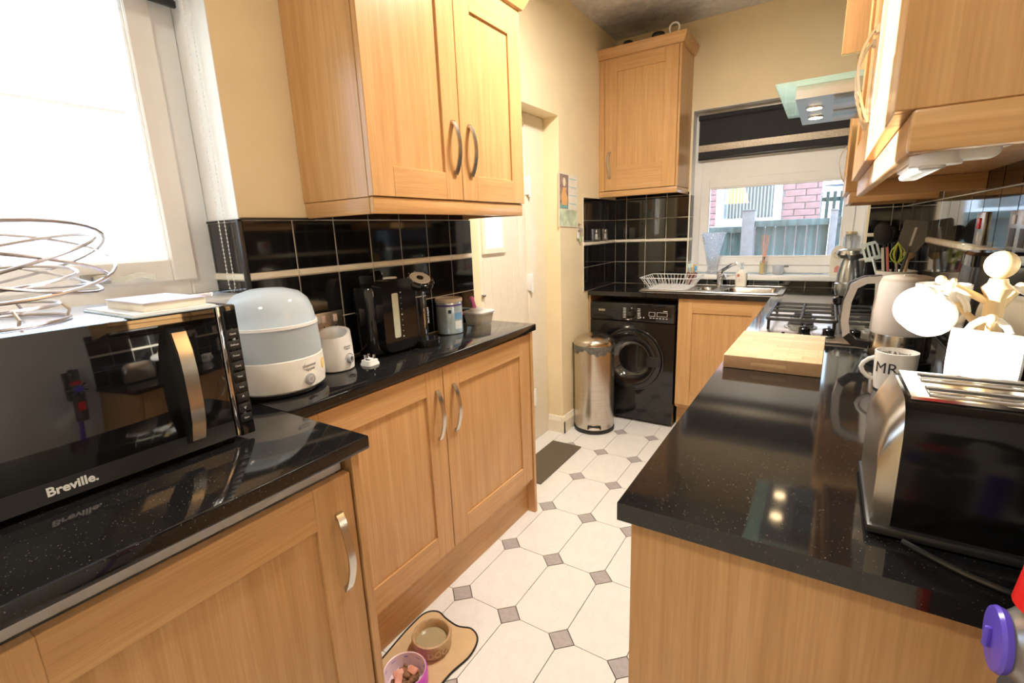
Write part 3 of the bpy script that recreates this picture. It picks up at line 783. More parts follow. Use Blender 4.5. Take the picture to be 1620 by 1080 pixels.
# ---- cooker hood
T = Thing('cooker_hood', 'steel cooker hood with a flat green edged glass visor and two lit spots', 'cooker hood', (.1, 2.2, 1.70))
T.part('visor', G().box(-.182, XR - .012, 1.905, 2.50, 1.768, 1.776, .001, 1), glass_green)
T.part('housing', plate('z', 1.728, 1.767, -.125, XR - .001, 1.945, 2.46), steel_h, smooth=0)
T.part('inner_panel', G().box(-.12, XR - .01, 1.95, 2.455, 1.742, 1.766), steel_h, smooth=0)
T.part('filter', G().box(-.02, .28, 1.97, 2.19, 1.7245, 1.7285, .001).box(-.02, .28, 2.21, 2.435, 1.7245, 1.7285, .001), silver)
lampm = mat('warm_lamp_lens', (1, .85, .6), .3, emit=((1.0, .72, .40), 26.0))
for y in (2.123, 2.313):
    sp = T.part('spot_lamp', G().lathe([(.0225, 0), (.0225, .004)], 24, (-.075, y, 1.7238)), lampm)
    T.part('bezel', G().tube([(-.075 + .024 * math.cos(a), y + .024 * math.sin(a), 1.7262) for a in [2 * PI * i / 24 for i in range(24)]], .002, 6, True), chrome, sp)
    L = bpy.data.lights.new('hood_spot', 'SPOT'); L.energy = HOOD_POWER; L.color = (1, .76, .48); L.spot_size = math.radians(110); L.spot_blend = .6; L.shadow_soft_size = .02
    lo = bpy.data.objects.new('hood_spot', L); COL.objects.link(lo); lo.parent = T.o; lo.location = T.m.inverted() @ Vector((-.075, y, 1.718))
T.part('fascia_board', G().box(-.010, XR - .001, 1.948, 1.966, 1.838, ZC - .001, .001, 1), oak_z, label='oak fascia board above the hood')
T.part('chimney_duct', G().box(.10, XR - .001, 2.06, 2.38, 1.777, ZC - .001), steel_v)

# ---- unseen ceiling lamps added to brighten the room, above and behind the viewer
for lab, x, y in (('unseen round white ceiling lamp added in the middle of the kitchen', -.55, 1.78), ('unseen round white ceiling lamp added behind the viewer', -.50, -.45)):
    T = Thing('added_ceiling_lamp', lab, 'lamp', (x, y, 2.56))
    T.part('base', G().lathe([(.16, 0), (.16, .03)], 32, (x, y, ZC - .0305)), white_soft)
    T.part('shade', G().lathe([(.02, -.028), (.10, -.022), (.145, -.004), (.155, .02)], 32, (x, y, ZC - .051), cap1=False), mat('opal_lamp_shade', (.95, .9, .8), .4, emit=((1, .90, .75), 2.0)) if 'opal_lamp_shade' not in MATS else MATS['opal_lamp_shade'])
    L = bpy.data.lights.new('added_ceiling_light', 'AREA'); L.shape = 'DISK'; L.size = .30; L.energy = CEIL_POWER * (1.0 if y > 0 else .32); L.color = (1.0, .92, .79)
    lo = bpy.data.objects.new('added_ceiling_light', L); COL.objects.link(lo); lo.parent = T.o; lo.location = (0, 0, .005)
# ================================================================== LEFT WORKTOP THINGS
circle = lambda n: [2 * PI * i / n for i in range(n)]
# ---- microwave
T = Thing('microwave', 'black mirror fronted microwave with arched handle below the left window', 'microwave', (-1.18, .26, ZWL))
ym0, ym1, zm0, zm1, xf_ = .018, .506, .946, 1.219, -.9985
T.part('case', G().box(-1.362, xf_ - .012, ym0, ym1, zm0, zm1, .005), steel('microwave_case_steel', (.66, .66, .68), .22, (2, 200, 2)))
dr = T.part('door', G().box(xf_ - .012, xf_, ym0, .4655, zm0, zm1 - .001, .003), black_mirror)
T.part('lower_band', G().box(xf_ - .002, xf_ + .0006, ym0 + .002, .464, zm0 + .002, zm0 + .036), mat('smoky_band', (.03, .03, .031), .18), dr)
T.part('lettering', text_g('Breville.', .0205, .0003, .0006, mtx=frame((xf_ + .001, .203, zm0 + .020), '+x')), text_light, dr)
T.part('chrome_strip', G().box(xf_ - .011, xf_ + .001, .4665, .4745, zm0 + .001, zm1 - .001, .0015), chrome)
pn = T.part('control_panel', G().box(xf_ - .012, xf_, .4755, ym1, zm0 - .004, zm1, .004), black_gloss)
T.part('display', G().box(xf_ - .001, xf_ + .0008, .480, .502, 1.172, 1.208), black_mirror, pn)
for k in range(9):
    z = 1.160 - k * .0225
    b = T.part('button', G().box(xf_ - .001, xf_ + .0012, .479, .503, z - .009, z + .009, .001), black_satin, pn)
for k, t in enumerate(('Quick', 'Defrost', 'Power', 'Clock', 'Time', 'Stop', '^', 'v', 'Start')):
    T.part('button_print', text_g(t, .0052 if len(t) > 1 else .012, .0002, mtx=frame((xf_ + .0014, .491, 1.160 - k * .0225), '+x')), text_light, pn)
hp = [(0.0, .0), (.017, .01), (.030, .045), (.035, .085), (.035, .145), (.030, .185), (.017, .22), (0, .23)]
g = G().prism([(xf_ - .0005 + a, .965 + b) for a, b in hp], .374, .402, 'y')
hd = T.part('handle', g, black_gloss, dr)
T.part('handle_face', G().strip([(xf_ + a + .002, .388, .965 + b) for a, b in hp[1:-1]], (0, 1, 0), .024, .002), nickel, dr, label='bronze silver handle face')
for x in (-1.33, -1.04):
    for y in (.05, .47): T.part('foot', G().lathe([(.012, 0), (.012, .0105)], 12, (x, y, ZWL)), black_satin)
# ---- wire fruit bowl
T = Thing('wire_fruit_bowl', 'open silver wire fruit bowl of looping rings on the microwave', 'fruit bowl', (-1.17, .17, 1.219))
cx, cy = -1.17, .165
def loop(c, r, tilt, az, e=1.0, n=40):
    m = Matrix.Translation(c) @ Matrix.Rotation(az, 4, 'Z') @ Matrix.Rotation(tilt, 4, 'X')
    return [tuple(m @ Vector((r * math.cos(a), r * e * math.sin(a), 0))) for a in circle(n)]
T.part('base_ring', G().tube(loop((cx, cy, 1.2225), .125, 0, 0), .0032, 6, True), wire_silver)
T.part('lower_ring', G().tube(loop((cx, cy, 1.2475), .115, 0, 0), .0032, 6, True), wire_silver)
for a in (.3, 1.35, 2.4, 3.5, 4.5, 5.5):
    x, y = cx + .12 * math.cos(a), cy + .12 * math.sin(a)
    T.part('foot_clip', G().tube([(x, y, 1.2225), (x + .006 * math.cos(a), y + .006 * math.sin(a), 1.234), (x - .004 * math.cos(a), y - .004 * math.sin(a), 1.2475)], .0028, 6), wire_silver)
for k, (r, tl, az, dz) in enumerate(((.20, .27, .2, .068), (.205, .30, 1.5, .072), (.20, .28, 2.7, .066), (.195, .24, 3.9, .060), (.205, .32, 5.1, .075), (.15, .12, .9, .045))):
    T.part('wire_loop', G().tube(loop((cx, cy, 1.25 + dz), r, tl, az, .92), .0028, 6, True), wire_silver)
# ---- books on the microwave
T = Thing('notebook', 'thin pale blue notebook lying flat on the microwave', 'notebook', (-1.10, .40, 1.219))
T.part('cover', G().box(-1.215, -.985, .325, .468, 1.2192, 1.2225, .001), mat('pale_blue_card', (.55, .68, .78), .5))
T.part('pages', G().box(-1.212, -.988, .329, .464, 1.2226, 1.2255), white_soft)
T = Thing('notepad', 'thick cream notepad stacked on the pale blue notebook', 'notepad', (-1.09, .41, 1.2256))
T.part('pages', G().box(-1.175, -1.005, .352, .455, 1.2257, 1.240, .001), mat('cream_paper', (.85, .82, .72), .7))
T.part('cover', G().box(-1.177, -1.003, .350, .457, 1.2402, 1.2418, .0005), mat('lilac_card', (.62, .60, .78), .6))
# ---- steriliser
sx, sy = -1.262, .727
T = Thing('bottle_steriliser', 'white electric bottle steriliser with pale blue domed lid beside the microwave', 'steriliser', (sx, sy, ZWL))
T.part('foot_ring', G().lathe([(.104, 0), (.110, .004), (.112, .012)], 40, (sx, sy, ZWL)), black_satin)
T.part('base', G().lathe([(.113, .0122), (.120, .018), (.1225, .05), (.121, .098), (.118, .100)], 48, (sx, sy, ZWL)), mat('warm_white_plastic', (.88, .86, .80), .3))
T.part('basket', G().lathe([(.119, .1005), (.1195, .13), (.116, .182)], 48, (sx, sy, ZWL)), glass_blue)
T.part('rim', G().lathe([(.1185, .1822), (.1185, .190), (.115, .1905)], 48, (sx, sy, ZWL)), white_soft)
T.part('lid', G().lathe([(.115, .1908), (.110, .222), (.100, .250), (.080, .270), (.045, .281), (.001, .284)], 48, (sx, sy, ZWL)), glass_blue)
ab = .12
def on_cyl(x, y, z, r, a): return Matrix.Translation((x + r * math.cos(a), y + r * math.sin(a), z)) @ Matrix.Rotation(a + PI / 2, 4, 'Z') @ Matrix.Rotation(PI / 2, 4, 'X')
mb = on_cyl(sx, sy, ZWL + .040, .1225, ab)
T.part('power_button', G().lathe([(.0155, -.001), (.0155, .003), (.012, .0045)], 24, mtx=mb), grey_plastic)
T.part('button_ring', G().tube([tuple(mb @ Vector((.008 * math.cos(a), .008 * math.sin(a), .0048))) for a in circle(18)], .0006, 5, True), text_light)
def baby_logo(T, x, y, z, r, a, s):
    for k, t in enumerate(('tommee', 'tippee')):
        T.part('lettering', text_g(t, s, .0003, .0001, wrap=(r + .0003, a, z - k * s * .85)).xf(Matrix.Translation((x, y, 0))), grey_plastic)
    st = [(-.035 * s / .013 * .45 + (.006 if i % 2 else .010) * s / .013 * math.cos(PI / 2 + i * PI / 5), (.006 if i % 2 else .010) * s / .013 * math.sin(PI / 2 + i * PI / 5)) for i in range(6)]
    pts = [(x + (r + .0006) * math.cos(a + u / r), y + (r + .0006) * math.sin(a + u / r), z - .002 + v) for u, v in st]
    T.part('star_mark', G().tube(pts, .0005, 5), grey_plastic)
baby_logo(T, sx, sy, ZWL + .078, .1222, ab + .05, .0125)
T.part('sticker', G().prism([(.012 * math.cos(a), .016 * math.sin(a)) for a in circle(16)], -.001, .0008, mtx=on_cyl(sx, sy, ZWL + .068, .1222, ab + .55)), mat('yellow_sticker', (.9, .68, .25), .5))
# ---- bottle warmer
bx_, by_ = -1.283, .932
T = Thing('bottle_warmer', 'small white bottle warmer with a grey dial between steriliser and black machine', 'bottle warmer', (bx_, by_, ZWL))
rings = []
for r, z in ((.050, .0), (.055, .004), (.0565, .03), (.0545, .09), (.0525, .118)):
    rings.append([(bx_ + r * math.cos(a), by_ + r * math.sin(a), ZWL + .001 + z + (.011 * math.cos(a - 2.3) if z > .1 else 0)) for a in circle(40)])
inner = [[(bx_ + r * math.cos(a), by_ + r * math.sin(a), ZWL + .001 + z + (.011 * math.cos(a - 2.3) if z > .1 else 0)) for a in circle(40)] for r, z in ((.044, .116), (.042, .03))]
T.part('body', G().loft(rings + inner), white_soft)
md = on_cyl(bx_, by_, ZWL + .036, .0562, .18)
T.part('dial', G().lathe([(.0125, -.001), (.0125, .006), (.010, .009)], 24, mtx=md), grey_plastic)
T.part('dial_pointer', G().box(-.002, .002, -.001, .009, .009, .0105, mtx=md), dark_grey)
T.part('dial_scale', G().tube([tuple(md @ Vector((.0185 * math.cos(a), .0185 * math.sin(a), .0005))) for a in [math.radians(t) for t in range(35, 190, 12)]], .0007, 5), dark_grey)
baby_logo(T, bx_, by_, ZWL + .078, .0552, .16, .0082)
# ---- plug
T = Thing('mains_plug', 'white three pin plug lying on its back beside the bottle warmer', 'plug', (-1.222, 1.015, ZWL))
T.part('body', G().loft([rr(.024, .024, .01, ZWL + z, cx=-1.222, cy=1.015) if z < .01 else rr(.021, .021, .009, ZWL + z, cx=-1.222, cy=1.015) for z in (.0005, .006, .012, .017)]), white_soft)
for dx, dy, hgt in ((-.004, -.012, .019), (.012, .009, .017), (-.014, .010, .017)):
    T.part('pin', G().box(-1.222 + dx - .002, -1.222 + dx + .002, 1.015 + dy - .004, 1.015 + dy + .004, ZWL + .017, ZWL + .017 + hgt, .0008), chrome)
T.part('fuse_cover', G().box(-1.228, -1.214, 1.003, 1.012, ZWL + .017, ZWL + .0185), text_dark)
# ---- formula preparation machine
T = Thing('formula_machine', 'glossy black baby formula maker with round dial head', 'formula maker', (-1.30, 1.21, ZWL))
def rrv(cx, cy, hx, hy, r, zs): return [rr(hx * k, hy * k, r, z, cx=cx, cy=cy) for z, k in zs]
T.part('tank', G().loft(rrv(-1.325, 1.175, .052, .092, .035, ((ZWL + .004, .96), (ZWL + .012, 1), (ZWL + .225, 1), (ZWL + .238, .94)))), black_gloss)
def rect_round(y0, y1, z0, z1, r, k=5):
    return [(b, c) for b, c, _ in rr((y1 - y0) / 2, (z1 - z0) / 2, r, 0, k, (y0 + y1) / 2, (z0 + z1) / 2)]
T.part('front_cover', G().prism(rect_round(1.105, 1.262, ZWL + .012, ZWL + .262, .032), -1.285, -1.236, 'x'), black_gloss)
T.part('level_window', G().prism(rect_round(1.148, 1.176, ZWL + .060, ZWL + .216, .006), -1.2365, -1.2345, 'x'), mat('pale_level_window', (.52, .55, .44), .3))
for k in range(9):
    T.part('scale_dot', G().lathe([(.0026 if k in (0, 4, 8) else .0014, 0), (.0026 if k in (0, 4, 8) else .0014, .0006)], 10, mtx=frame((-1.2361, 1.190, ZWL + .216 - k * .0195), '+x')), text_light)
T.part('spout_tower', G().loft(rrv(-1.265, 1.296, .034, .034, .03, ((ZWL + .030, 1), (ZWL + .222, 1)))), black_gloss)
T.part('tower_trim', G().box(-1.232, -1.2295, 1.292, 1.300, ZWL + .03, ZWL + .215, .001), chrome)
mh = Matrix.Translation((-1.246, 1.302, ZWL + .248)) @ Matrix.Rotation(.50, 4, Vector((.35, 1, 0)))
hd = T.part('dial_head', G().lathe([(.042, -.026), (.053, -.015), (.055, -.002), (.051, .006), (.047, .008)], 36, mtx=mh), black_gloss)
T.part('dial_ring', G().lathe([(.039, .0082), (.038, .0105), (.019, .0108), (.018, .0084)], 36, mtx=mh), text_light, hd)
T.part('start_button', G().lathe([(.013, .0082), (.0125, .0115), (.004, .0122)], 24, mtx=mh), black_gloss, hd)
for a in circle(9):
    T.part('dial_mark', G().ball((  .0448 * math.cos(a), .0448 * math.sin(a), .0085), .0016, n=8, mtx=mh), text_light, hd)
T.part('water_lid', G().lathe([(.023, 0), (.023, .010), (.025, .011), (.025, .024), (.022, .026)], 28, (-1.318, 1.225, ZWL + .2385)), white_soft)
T.part('drip_tray', G().loft(rrv(-1.245, 1.305, .052, .046, .03, ((ZWL + .0005, .96), (ZWL + .006, 1), (ZWL + .026, 1), (ZWL + .029, .94)))), black_gloss)
T.part('lettering', text_g('tommee tippee', .009, .0003, mtx=frame((-1.2300, 1.285, ZWL + .19), '+x')), text_light)
T.part('side_lettering', text_g('perfect prep', .012, .0003, .0002, mtx=frame((-1.2285, 1.315, ZWL + .115), '+x') @ Matrix.Rotation(-PI / 2, 4, 'Z')), text_light)
# ---- formula tin
tx_, ty_ = -1.318, 1.540
T = Thing('formula_tin', 'blue and white formula tin with cream lid next to the black machine', 'tin', (tx_, ty_, ZWL))
T.part('can', G().lathe([(.054, .0005), (.055, .003), (.055, .132), (.054, .134)], 40, (tx_, ty_, ZWL)), mat('pale_blue_foil_label', (.58, .74, .84), .22, metal=.35, var=.12, scale=30))
T.part('purple_band', G().lathe([(.0553, .116), (.0553, .1235)], 40, (tx_, ty_, ZWL), cap0=False, cap1=False), mat('purple_band', (.13, .08, .42), .3))
T.part('lid', G().lathe([(.0565, .1315), (.0575, .133), (.0575, .1445), (.055, .147), (.052, .1465), (.051, .144)], 40, (tx_, ty_, ZWL)), mat('cream_lid', (.82, .77, .66), .35))
def cyl_patch(r, a0, a1, z0, z1, n=10): return G().loft([[(tx_ + r * math.cos(a0 + (a1 - a0) * i / n), ty_ + r * math.sin(a0 + (a1 - a0) * i / n), ZWL + z) for i in range(n + 1)] for z in (z0, z1)], closed=False)
T.part('label_panel', cyl_patch(.0554, -.45, .55, .062, .088), mat('mid_blue_print', (.16, .42, .75), .3))
T.part('label_text_block', cyl_patch(.0554, -.45, .25, .020, .054), mat('white_print', (.80, .86, .88), .4))
T.part('dark_mark', cyl_patch(.0554, -.95, -.72, .088, .102), mat('navy_print', (.02, .03, .10), .4))
T.part('pink_mark', G().prism([(.009 * math.cos(a), .011 * math.sin(a)) for a in circle(14)], -.0005, .0006, mtx=on_cyl(tx_, ty_, ZWL + .080, .0556, .42)), mat('pink_print', (.80, .45, .55), .4))
# ---- plastic tub with soother
T = Thing('plastic_tub', 'clear plastic tub with white lid at the end of the left worktop', 'tub', (-1.318, 1.745, ZWL))
T.part('tub', G().loft([rr(.044, .044, .012, ZWL + .0005, cx=-1.318, cy=1.745), rr(.052, .052, .012, ZWL + .050, cx=-1.318, cy=1.745)]), glassmat('cloudy_plastic', (.80, .77, .70), .06, haze=.5))
T.part('lid', G().loft([rr(.056, .056, .014, ZWL + .0502, cx=-1.318, cy=1.745), rr(.058, .058, .014, ZWL + .058, cx=-1.318, cy=1.745), rr(.050, .050, .014, ZWL + .063, cx=-1.318, cy=1.745)]), white_soft)
T = Thing('soother', 'pink and white baby soother resting on the tub lid', 'soother', (-1.32, 1.725, ZWL + .0632))
zt = ZWL + .0632
T.part('shield', G().loft([rr(.018, .034, .016, zt + .0002, cx=-1.32, cy=1.730), rr(.020, .036, .017, zt + .010, cx=-1.32, cy=1.730), rr(.012, .028, .011, zt + .014, cx=-1.32, cy=1.730)]), white_soft)
T.part('handle', G().loft([rr(.006, .010, .005, zt + z, cx=-1.32 - dx, cy=1.722 - dy) for z, dx, dy in ((.013, 0, 0), (.030, .002, .004), (.045, .003, .010))] + [rr(.007, .013, .006, zt + .060, cx=-1.324, cy=1.708), rr(.004, .008, .003, zt + .068, cx=-1.324, cy=1.705)]), pink_plastic)
# ---- socket plate on the tiles
T = Thing('wall_socket', 'brushed metal double socket on the tiles behind the bottle warmer', 'socket', (XL + .008, .995, 1.03))
T.part('plate', G().box(XL + .0078, XL + .0125, .938, 1.050, 1.028, 1.104, .001), steel_h)
for y in (.972, 1.018):
    T.part('switch', G().box(XL + .0122, XL + .0155, y - .008, y + .008, 1.070, 1.094, .0015), mat('pinkish_switch', (.80, .66, .62), .4) if 'pinkish_switch' not in MATS else MATS['pinkish_switch'])
    for dy, dz in ((0, .015), (-.010, 0), (.010, 0)): T.part('pin_slot', G().box(XL + .0122, XL + .0128, y + dy - .003, y + dy + .003, 1.036 + dz, 1.043 + dz), text_dark)

# ================================================================== DOOR WALL THINGS
T = Thing('wall_calendar', 'illustrated wall calendar hanging tilted on the cream wall by the door', 'calendar', (XL + .002, 2.86, 1.36))
mc = frame((XL + .0015, 2.70, 1.365), '+x') @ Matrix.Rotation(math.radians(-1.5), 4, 'Z')
T.part('board', G().box(-.004, .262, .0, .325, 0, .003).xf(mc), mat('cream_card', (.84, .77, .60), .7))
T.part('picture', G().box(.010, .125, .110, .312, .003, .0042).xf(mc), mat('brown_purple_print', (.32, .22, .20), .6, var=.4, scale=30))
T.part('figure', G().prism([(.035, .13), (.105, .13), (.115, .175), (.085, .215), (.10, .235), (.05, .235), (.03, .19)], .0042, .005, mtx=mc), mat('orange_print', (.80, .46, .18), .6))
T.part('face', G().prism([(.068 + .020 * math.cos(a), .268 + .026 * math.sin(a)) for a in circle(18)], .0042, .005, mtx=mc), mat('pale_print', (.85, .78, .58), .6))
T.part('foliage_print', G().prism([(.012, .112), (.124, .112), (.122, .126), (.09, .134), (.05, .122), (.02, .142)], .0043, .0053, mtx=mc), mat('teal_print', (.20, .45, .42), .6))
T.part('lower_page', G().box(.006, .25, .006, .104, .003, .0038).xf(mc), mat('landscape_print', (.60, .68, .48), .6, var=.35, scale=14))
T.part('note_page', G().box(.128, .25, .108, .31, .003, .0038).xf(mc), mat('pale_page', (.86, .82, .70), .7))
for k in range(4): T.part('ruled_line', G().box(.135, .24, .14 + k * .05, .146 + k * .05, .0038, .0043).xf(mc), mat('pale_blue_ink', (.45, .66, .70), .6) if k == 0 else MATS['pale_blue_ink'])
T = Thing('key_bunch', 'bunch of keys with tags hanging by the wall calendar', 'keys', (XL + .006, 2.985, 1.26))
yk = 2.985
T.part('hook', G().lathe([(.008, 0), (.008, .004), (.003, .005), (.003, .018)], 14, mtx=frame((XL + .0005, yk, 1.375), '+x')), nickel)
T.part('ring', G().tube([(XL + .016, yk + .014 * math.cos(a), 1.362 + .014 * math.sin(a)) for a in circle(18)], .0012, 5, True), chrome)
for k, (dy, tl) in enumerate(((-.014, -.25), (.0, .05), (.012, .3))):
    m_ = Matrix.Translation((XL + .012 + .004 * k, yk + dy, 1.348)) @ Matrix.Rotation(tl, 4, 'X')
    T.part('key', G().box(-.001, .001, -.009, .009, -.018, 0, .0008, mtx=m_).box(-.001, .001, -.003, .003, -.052, -.017, mtx=m_), nickel if k != 1 else MATS['brown_purple_print'])
T.part('tag', G().box(XL + .010, XL + .014, yk - .040, yk - .012, 1.285, 1.325, .002), white_soft)
T.part('tag', G().box(XL + .012, XL + .016, yk - .008, yk + .022, 1.262, 1.305, .002), mat('green_tag', (.55, .66, .38), .5))
for lab, y, w in (('chrome double socket on the corner tiles near the keys', 3.262, .148), ('chrome single socket on the corner tiles nearest the corner cabinet', 3.43, .086)):
    T = Thing('wall_socket', lab, 'socket', (XL + .008, y, 1.255))
    T.part('plate', G().box(XL + .0078, XL + .0125, y - w / 2, y + w / 2, 1.256, 1.342, .001), steel_v)
    T.part('switch', G().box(XL + .0122, XL + .016, y - .006, y + .006, 1.318, 1.334, .001), white_soft)
    T.part('outlet', G().box(XL + .0122, XL + .0132, y - .018, y + .018, 1.270, 1.308, .001), text_light)
single('door_mat', G().box(-1.386, -1.185, 2.045, 2.565, .0003, .008, .002), mat_brown, 'dark brown door mat on the floor in front of the back door', 'door mat')
# recess floor and sill at the back door
struct('trim_3', G().box(-1.494, -1.387, 1.872, 2.705, -.003, .004), floor_m, smooth=0)

# ---- pedal bin
px_, py_ = -1.243, 2.905
T = Thing('pedal_bin', 'tall brushed steel pedal bin standing before the washing machine', 'bin', (px_, py_, 0))
T.part('base_ring', G().lathe([(.133, .0005), (.137, .004), (.137, .022), (.132, .024)], 48, (px_, py_, 0)), black_satin)
T.part('barrel', G().lathe([(.131, .0242), (.132, .03), (.132, .590)], 56, (px_, py_, 0)), steel('bin_steel', (.62, .57, .50), .27, (3, 3, 140)))
T.part('collar', G().lathe([(.1335, .583), (.1345, .585), (.1345, .597), (.131, .599)], 48, (px_, py_, 0)), black_satin)
T.part('lid', G().lathe([(.136, .600), (.137, .604), (.132, .625), (.112, .645), (.075, .660), (.035, .667), (.001, .669)], 56, (px_, py_, 0)), steel('bin_lid_steel', (.64, .58, .50), .22, (3, 3, 140)))
bag = []
for k in range(57):
    a = -2.6 + 2.9 * k / 56
    dz = .018 + .036 * abs(math.sin(2.0 * a + .2)) + .006 * math.sin(17 * a)
    bag.append((a, dz))
g = G().loft([[(px_ + .1352 * math.cos(a), py_ + .1352 * math.sin(a), .598) for a, dz in bag], [(px_ + .1385 * math.cos(a), py_ + .1385 * math.sin(a), .596 - dz * .5) for a, dz in bag], [(px_ + .1345 * math.cos(a), py_ + .1345 * math.sin(a), .596 - dz) for a, dz in bag]], closed=False)
T.part('bin_liner', g, mat('grey_bin_liner', (.12, .12, .115), .35, var=.4, scale=60, bump=.6))
T.part('hinge', G().box(px_ - .03, px_ + .03, py_ + .125, py_ + .15, .57, .62, .006), black_satin)
for sgn in (-1, 1):
    T.part('carry_handle', G().tube([(px_ + sgn * .128, py_ - .02, .598), (px_ + sgn * .146, py_ - .02, .592), (px_ + sgn * .148, py_ - .02, .56), (px_ + sgn * .136, py_ - .02, .545)], .0045, 8), black_satin)
ap = -1.16
mp = on_cyl(px_, py_, .048, .132, ap)
T.part('pedal_slot', G().box(-.045, .045, -.012, .012, -.002, .0015, .004, mtx=mp), black_satin)
T.part('pedal', G().box(-.036, .036, -.006, .006, .001, .020, .003, mtx=mp), chrome)

# ---- washing machine
T = Thing('washing_machine', 'black washing machine with round porthole under the back worktop', 'washing machine', (-1.07, 3.39, 0))
wx0, wx1, wy, wz1 = -1.366, -.776, 3.132, .846
T.part('cabinet', plate('y', wy + .02, 3.63, wx0, wx1, .018, wz1), black_gloss, smooth=0)
T.part('front_panel', plate('y', wy, wy + .0195, wx0, wx1, .018, .716, [(-1.215, -.905, .300, .610)]), black_gloss, smooth=0)
T.part('porthole_surround', G().loft([[(-1.06 + r * math.cos(a), y, .455 + r * math.sin(a)) for a in circle(56)] for r, y in ((.222, wy - .0005), (.222, wy - .004), (.215, wy - .008), (.165, wy - .006), (.140, wy + .012))], False, False), black_gloss)
rg = T.part('porthole_door', G().loft([[(-1.06 + r * math.cos(a), y, .455 + r * math.sin(a)) for a in circle(56)] for r, y in ((.212, wy - .008), (.206, wy - .022), (.185, wy - .028), (.150, wy - .026), (.134, wy - .014), (.132, wy + .004))], False, False), black_gloss)
T.part('porthole_glass', G().loft([[(-1.06 + r * math.cos(a), y, .455 + r * math.sin(a)) for a in circle(48)] for r, y in ((.135, wy - .016), (.115, wy - .006), (.10, wy + .02), (.07, wy + .045), (.002, wy + .05))], False, True), glass_dark, rg)
T.part('porthole_handle', G().box(-.950, -.862, wy - .031, wy - .018, .418, .492, .008), black_satin, rg)
T.part('drum', G().loft([[(-1.06 + r * math.cos(a), y, .455 + r * math.sin(a)) for a in circle(40)] for r, y in ((.150, wy + .012), (.155, wy + .10), (.002, wy + .30))], False, True), mat('grey_drum', (.50, .48, .46), .4, metal=.4))
lau = G()
for k in range(9):
    a = random.uniform(-.085, .085); lau.ball((-1.06 + a, wy + .055 + random.uniform(-.012, .03), .40 + random.uniform(-.045, .03)), .035, (1.3, .6, .8), n=12)
T.part('laundry', lau, mat('cream_laundry', (.85, .80, .68), .9, var=.2, scale=25, bump=.5))['kind'] = 'stuff'
T.part('control_fascia', G().box(wx0, wx1, wy - .010, wy + .019, .720, wz1, .010, 3), black_gloss)
yf_ = wy - .0105
T.part('detergent_drawer', G().prism([(-1.36, .735), (-1.20, .735), (-1.165, .728), (-1.13, .728), (-1.13, .80), (-1.36, .80)], yf_ - .003, yf_ + .002, 'y'), black_satin)
T.part('drawer_pull', G().prism([(-1.33, .744), (-1.19, .734), (-1.20, .750), (-1.25, .762), (-1.33, .768)], yf_ - .0045, yf_ - .0025, 'y'), mat('deep_black', (.003, .003, .003), .5))
T.part('programme_dial', G().lathe([(.026, -.002), (.026, .010), (.020, .018), (.012, .019)], 32, mtx=frame((-1.063, yf_, .775), '-y')), black_gloss)
for k in range(7):
    for sgn in (-1, 1):
        T.part('programme_print', G().box(-1.063 + sgn * .050 - .010, -1.063 + sgn * .050 + .010, yf_ - .0006, yf_ + .0005, .745 + k * .0105, .748 + k * .0105), text_light)
T.part('dial_marker', G().prism([(-1.068, .815), (-1.058, .815), (-1.063, .806)], yf_ - .0006, yf_ + .0005, 'y'), text_light)
T.part('lettering', text_g('BUSH', .019, .0003, .0006, mtx=frame((-1.275, yf_ - .004, .790), '-y')), text_gold)
for x0_, x1_ in ((-.945, -.905), (-.893, -.825)):
    T.part('display_frame', ring(G(), yf_ - .0008, yf_ + .0005, x0_, x1_, .764, .792, .0016, 'y', 0), text_light)
for k in range(6): T.part('option_print', G().box(-.94 + k * .021, -.928 + k * .021, yf_ - .0006, yf_ + .0005, .750, .754), text_light)
T.part('brand_print', G().box(-.85, -.825, yf_ - .0006, yf_ + .0005, .799, .803), text_light)
for x in (-1.0, -.98): T.part('indicator', G().lathe([(.004, 0), (.004, .001)], 12, mtx=frame((x, yf_, .752), '-y')), text_light)
T.part('filter_cap', G().tube([(-.868 + .045 * math.cos(a), wy - .0005, .085 + .045 * math.sin(a)) for a in circle(32)], .0016, 6, True), black_satin)
for x in (wx0 + .05, wx1 - .05):
    for y in (wy + .05, 3.58): T.part('foot', G().lathe([(.022, .0005), (.022, .0178)], 16, (x, y, 0)), black_satin)
